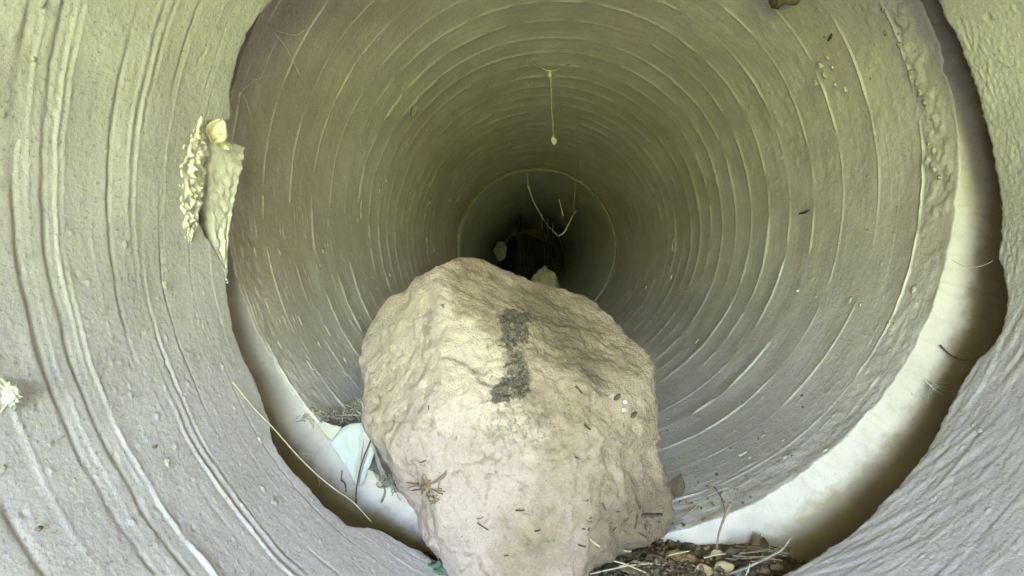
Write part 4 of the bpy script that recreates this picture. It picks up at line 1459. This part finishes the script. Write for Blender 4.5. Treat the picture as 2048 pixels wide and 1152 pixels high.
# ------------------------------------------------------------------ bits lying on the boulder
def build_bits():
    B = on_boulder

    def T(name, a, b, r, mat, label, cat, group=None, jit=0.35):
        p, q = B(*a, 0.0012), B(*b, 0.0012)
        m = (p + q) / 2 + Vector((random.uniform(-.0004, .0004), -0.0004, random.uniform(-.0004, .0004)))
        return thing_mesh(name, tube_mesh(name, spline([p, m, q], 8), r, 6, jit), M[mat], label, cat, group)
    T('twig', (1306, 1048), (1352, 1036), 0.0019, 'twig_dark', 'thick dark broken twig on the lower right corner of the boulder', 'twig')
    T('twig', (1288, 1040), (1290, 1072), 0.0009, 'twig_dark', 'dark upright twig scrap left of the thick one', 'twig')
    T('twig', (955, 1042), (978, 1052), 0.0008, 'twig_dark', 'dark needle forming a V low on the boulder front', 'twig')
    T('twig', (953, 1040), (970, 1028), 0.0006, 'twig_brown', 'brown needle meeting the dark one in a V', 'twig')
    T('straw', (978, 1052), (992, 1056), 0.0006, 'straw', 'tiny pale straw bit at the tip of the dark needle', 'straw')
    T('twig', (1070, 1072), (1084, 1060), 0.0007, 'twig_dark', 'single dark needle at the bottom middle of the boulder', 'twig')
    T('twig', (1170, 925), (1186, 914), 0.0006, 'twig_brown', 'brown needle on the right front of the boulder', 'twig')
    T('twig', (1150, 913), (1162, 920), 0.0006, 'twig_dark', 'dark needle left of the brown one on the right front', 'twig')
    T('twig', (845, 922), (855, 917), 0.0006, 'twig_dark', 'lone dark needle on the pink left face of the boulder', 'twig')
    T('twig', (1007, 1118), (1018, 1110), 0.0007, 'twig_dark', 'dark needle near the bottom edge of the boulder', 'twig')
    T('twig', (1034, 1026), (1048, 1021), 0.0008, 'twig_dark', 'short dark needle in the middle of the lower front', 'twig')
    T('straw', (1048, 1016), (1054, 1011), 0.0006, 'straw', 'tiny straw bit above the short needle', 'straw')
    T('twig', (856, 812), (863, 819), 0.0006, 'twig_dark', 'tiny dark needle on the cream left face', 'twig')
    T('twig', (1093, 706), (1120, 718), 0.0006, 'twig_brown', 'fine curved stem beside the black patch', 'twig')
    T('twig', (1150, 774), (1163, 787), 0.0010, 'twig_dark', 'dark twig scrap on the dusty right slope', 'twig')
    T('twig', (1170, 848), (1182, 857), 0.0010, 'twig_dark', 'dark husk on the right slope below the twig scrap', 'twig')
    T('straw', (1296, 720), (1309, 706), 0.0007, 'straw', 'short straw sticking out behind the right edge of the boulder', 'straw')
    T('straw', (1195, 1105), (1215, 1112), 0.0009, 'straw', 'pale straw bit at the lower right edge of the boulder', 'straw')
    T('twig', (1161, 1098), (1176, 1101), 0.0009, 'twig_dark', 'dark twig bit on the lower right bulge of the boulder', 'twig')
    T('twig', (1185, 1060), (1197, 1053), 0.0006, 'twig_brown', 'small brown needle on the lower right bulge', 'twig')
    for k, (x, y, lab) in enumerate([(1249, 806, 'upper white seed between two dark droppings on the boulder'), (1248, 821, 'lower white seed between two dark droppings on the boulder')]):
        V, Q, F = lump(tuple(B(x, y, 0.0008)), (0.0023, 0.0016, 0.0018), 60 + k, 0.2, 2)
        thing_mesh('seed', (V, Q, F), M['white'], lab, 'seed')
    for k, (x, y, lab, rt) in enumerate([(1235, 796, 'dark dropping above the white seeds on the boulder', 0.7), (1268, 829, 'dark dropping below right of the white seeds', 0.7)]):
        V, Q, F = lump(tuple(B(x, y, 0.0010)), (0.0048, 0.0022, 0.0024), 70 + k, 0.3, 3, rot=rt)
        thing_mesh('dropping', (V, Q, F), M['twig_dark'], lab, 'dropping')
    pts = 0
    for k in range(34):
        x, y = random.uniform(1170, 1335), random.uniform(1000, 1085)
        if (x - 1170) * 0.45 + (1085 - y) < 15:
            continue
        a = random.uniform(-pi, pi)
        l = random.uniform(3, 9)
        T('twig', (x, y), (x + l * math.cos(a), y + l * math.sin(a)), random.uniform(0.0004, 0.0009), random.choice(['twig_dark', 'twig_dark', 'twig_brown', 'root']),
          'tiny litter crumb on the shaded lower right of the boulder', 'litter', 'litter crumbs on the boulder')


build_bits()


# ------------------------------------------------------------------ other small things on the walls
def build_wall_bits():
    # curled leaf at the top of the chipped lip
    p = on_near(424, 272, R - 0.006)
    root = empty('leaf', p, 'curled cream dead leaf stuck at the top of the chipped left lip', 'leaf')
    thing_mesh('blade', leaf(p, 0.027, 0.017, (0.1, 0.5, 1), (0.7, -0.6, 0.1), 0.9, 1.8, 3), M['leaf_cream'], None, None, parent=root)
    thing_mesh('blade', leaf(p + Vector((0.003, 0.001, -0.007)), 0.018, 0.011, (0.5, 0.5, -0.8), (0.7, -0.6, 0.4), 0.9, 1.6, 9), M['leaf_cream'], None, None, parent=root)
    # scrap on the upper left wall of the second pipe
    p = on_wall(825, 222, r=R2 - 0.006)
    thing_mesh('leaf', leaf(p, 0.032, 0.018, (0.5, 0.2, 1), (0.6, -0.8, -0.3), 0.5, 0.9, 5), M['root'], 'small grey-brown leaf scrap clinging to the upper left wall of the second pipe', 'leaf')
    p = on_wall(835, 200, r=R2 - 0.004)
    thing_mesh('straw', tube_mesh('s', [on_wall(827, 212, r=R2 - 0.004), p, on_wall(836, 190, r=R2 - 0.004)], 0.0012, 5), M['webdim'], 'short grey stalk above the leaf scrap on the upper left wall', 'straw')
    # mud dauber dab at the top right, dark bits
    p = on_wall(1578, -22, r=R2 - 0.002)
    thing_mesh('mud_dab', lump(tuple(p), (0.020, 0.030, 0.016), 12, 0.4, 4), M['mud'], 'brown mud dab on the pipe roof at the top right of the photo', 'mud')
    p = on_wall(1610, 424, r=R2 - 0.002)
    thing_mesh('twig', tube_mesh('s', [on_wall(1598, 428, r=R2 - 0.002), p, on_wall(1619, 420, r=R2 - 0.002)], [0.001, 0.0022, 0.0012], 6), M['twig_dark'], 'dark insect-like bit on the right wall of the second pipe', 'twig')
    thing_mesh('twig', tube_mesh('s', [on_wall(1656, 82, r=R2 - 0.002), on_wall(1660, 75, r=R2 - 0.003), on_wall(1663, 68, r=R2 - 0.002)], [0.001, 0.002, 0.001], 6), M['twig_dark'], 'dark bit on the upper right wall near the mud dab', 'twig')
    p = on_wall(1595, 581, r=R2 - 0.001)
    thing_mesh('seed', lump(tuple(p), (0.0022, 0.003, 0.0026), 15, 0.2, 2), M['white'], 'bright white seed on the right wall of the second pipe', 'seed')
    for (x, y, lab) in ((310, 893, 'brown speck of dirt on the lower left near wall'), (78, 1058, 'dark speck of dirt near the bottom left corner')):
        p = on_near(x, y, R - 0.001)
        thing_mesh('dirt_speck', lump(tuple(p), (0.0012, 0.0018, 0.0012), x, 0.4, 3), M['mud'], lab, 'dirt')


build_wall_bits()
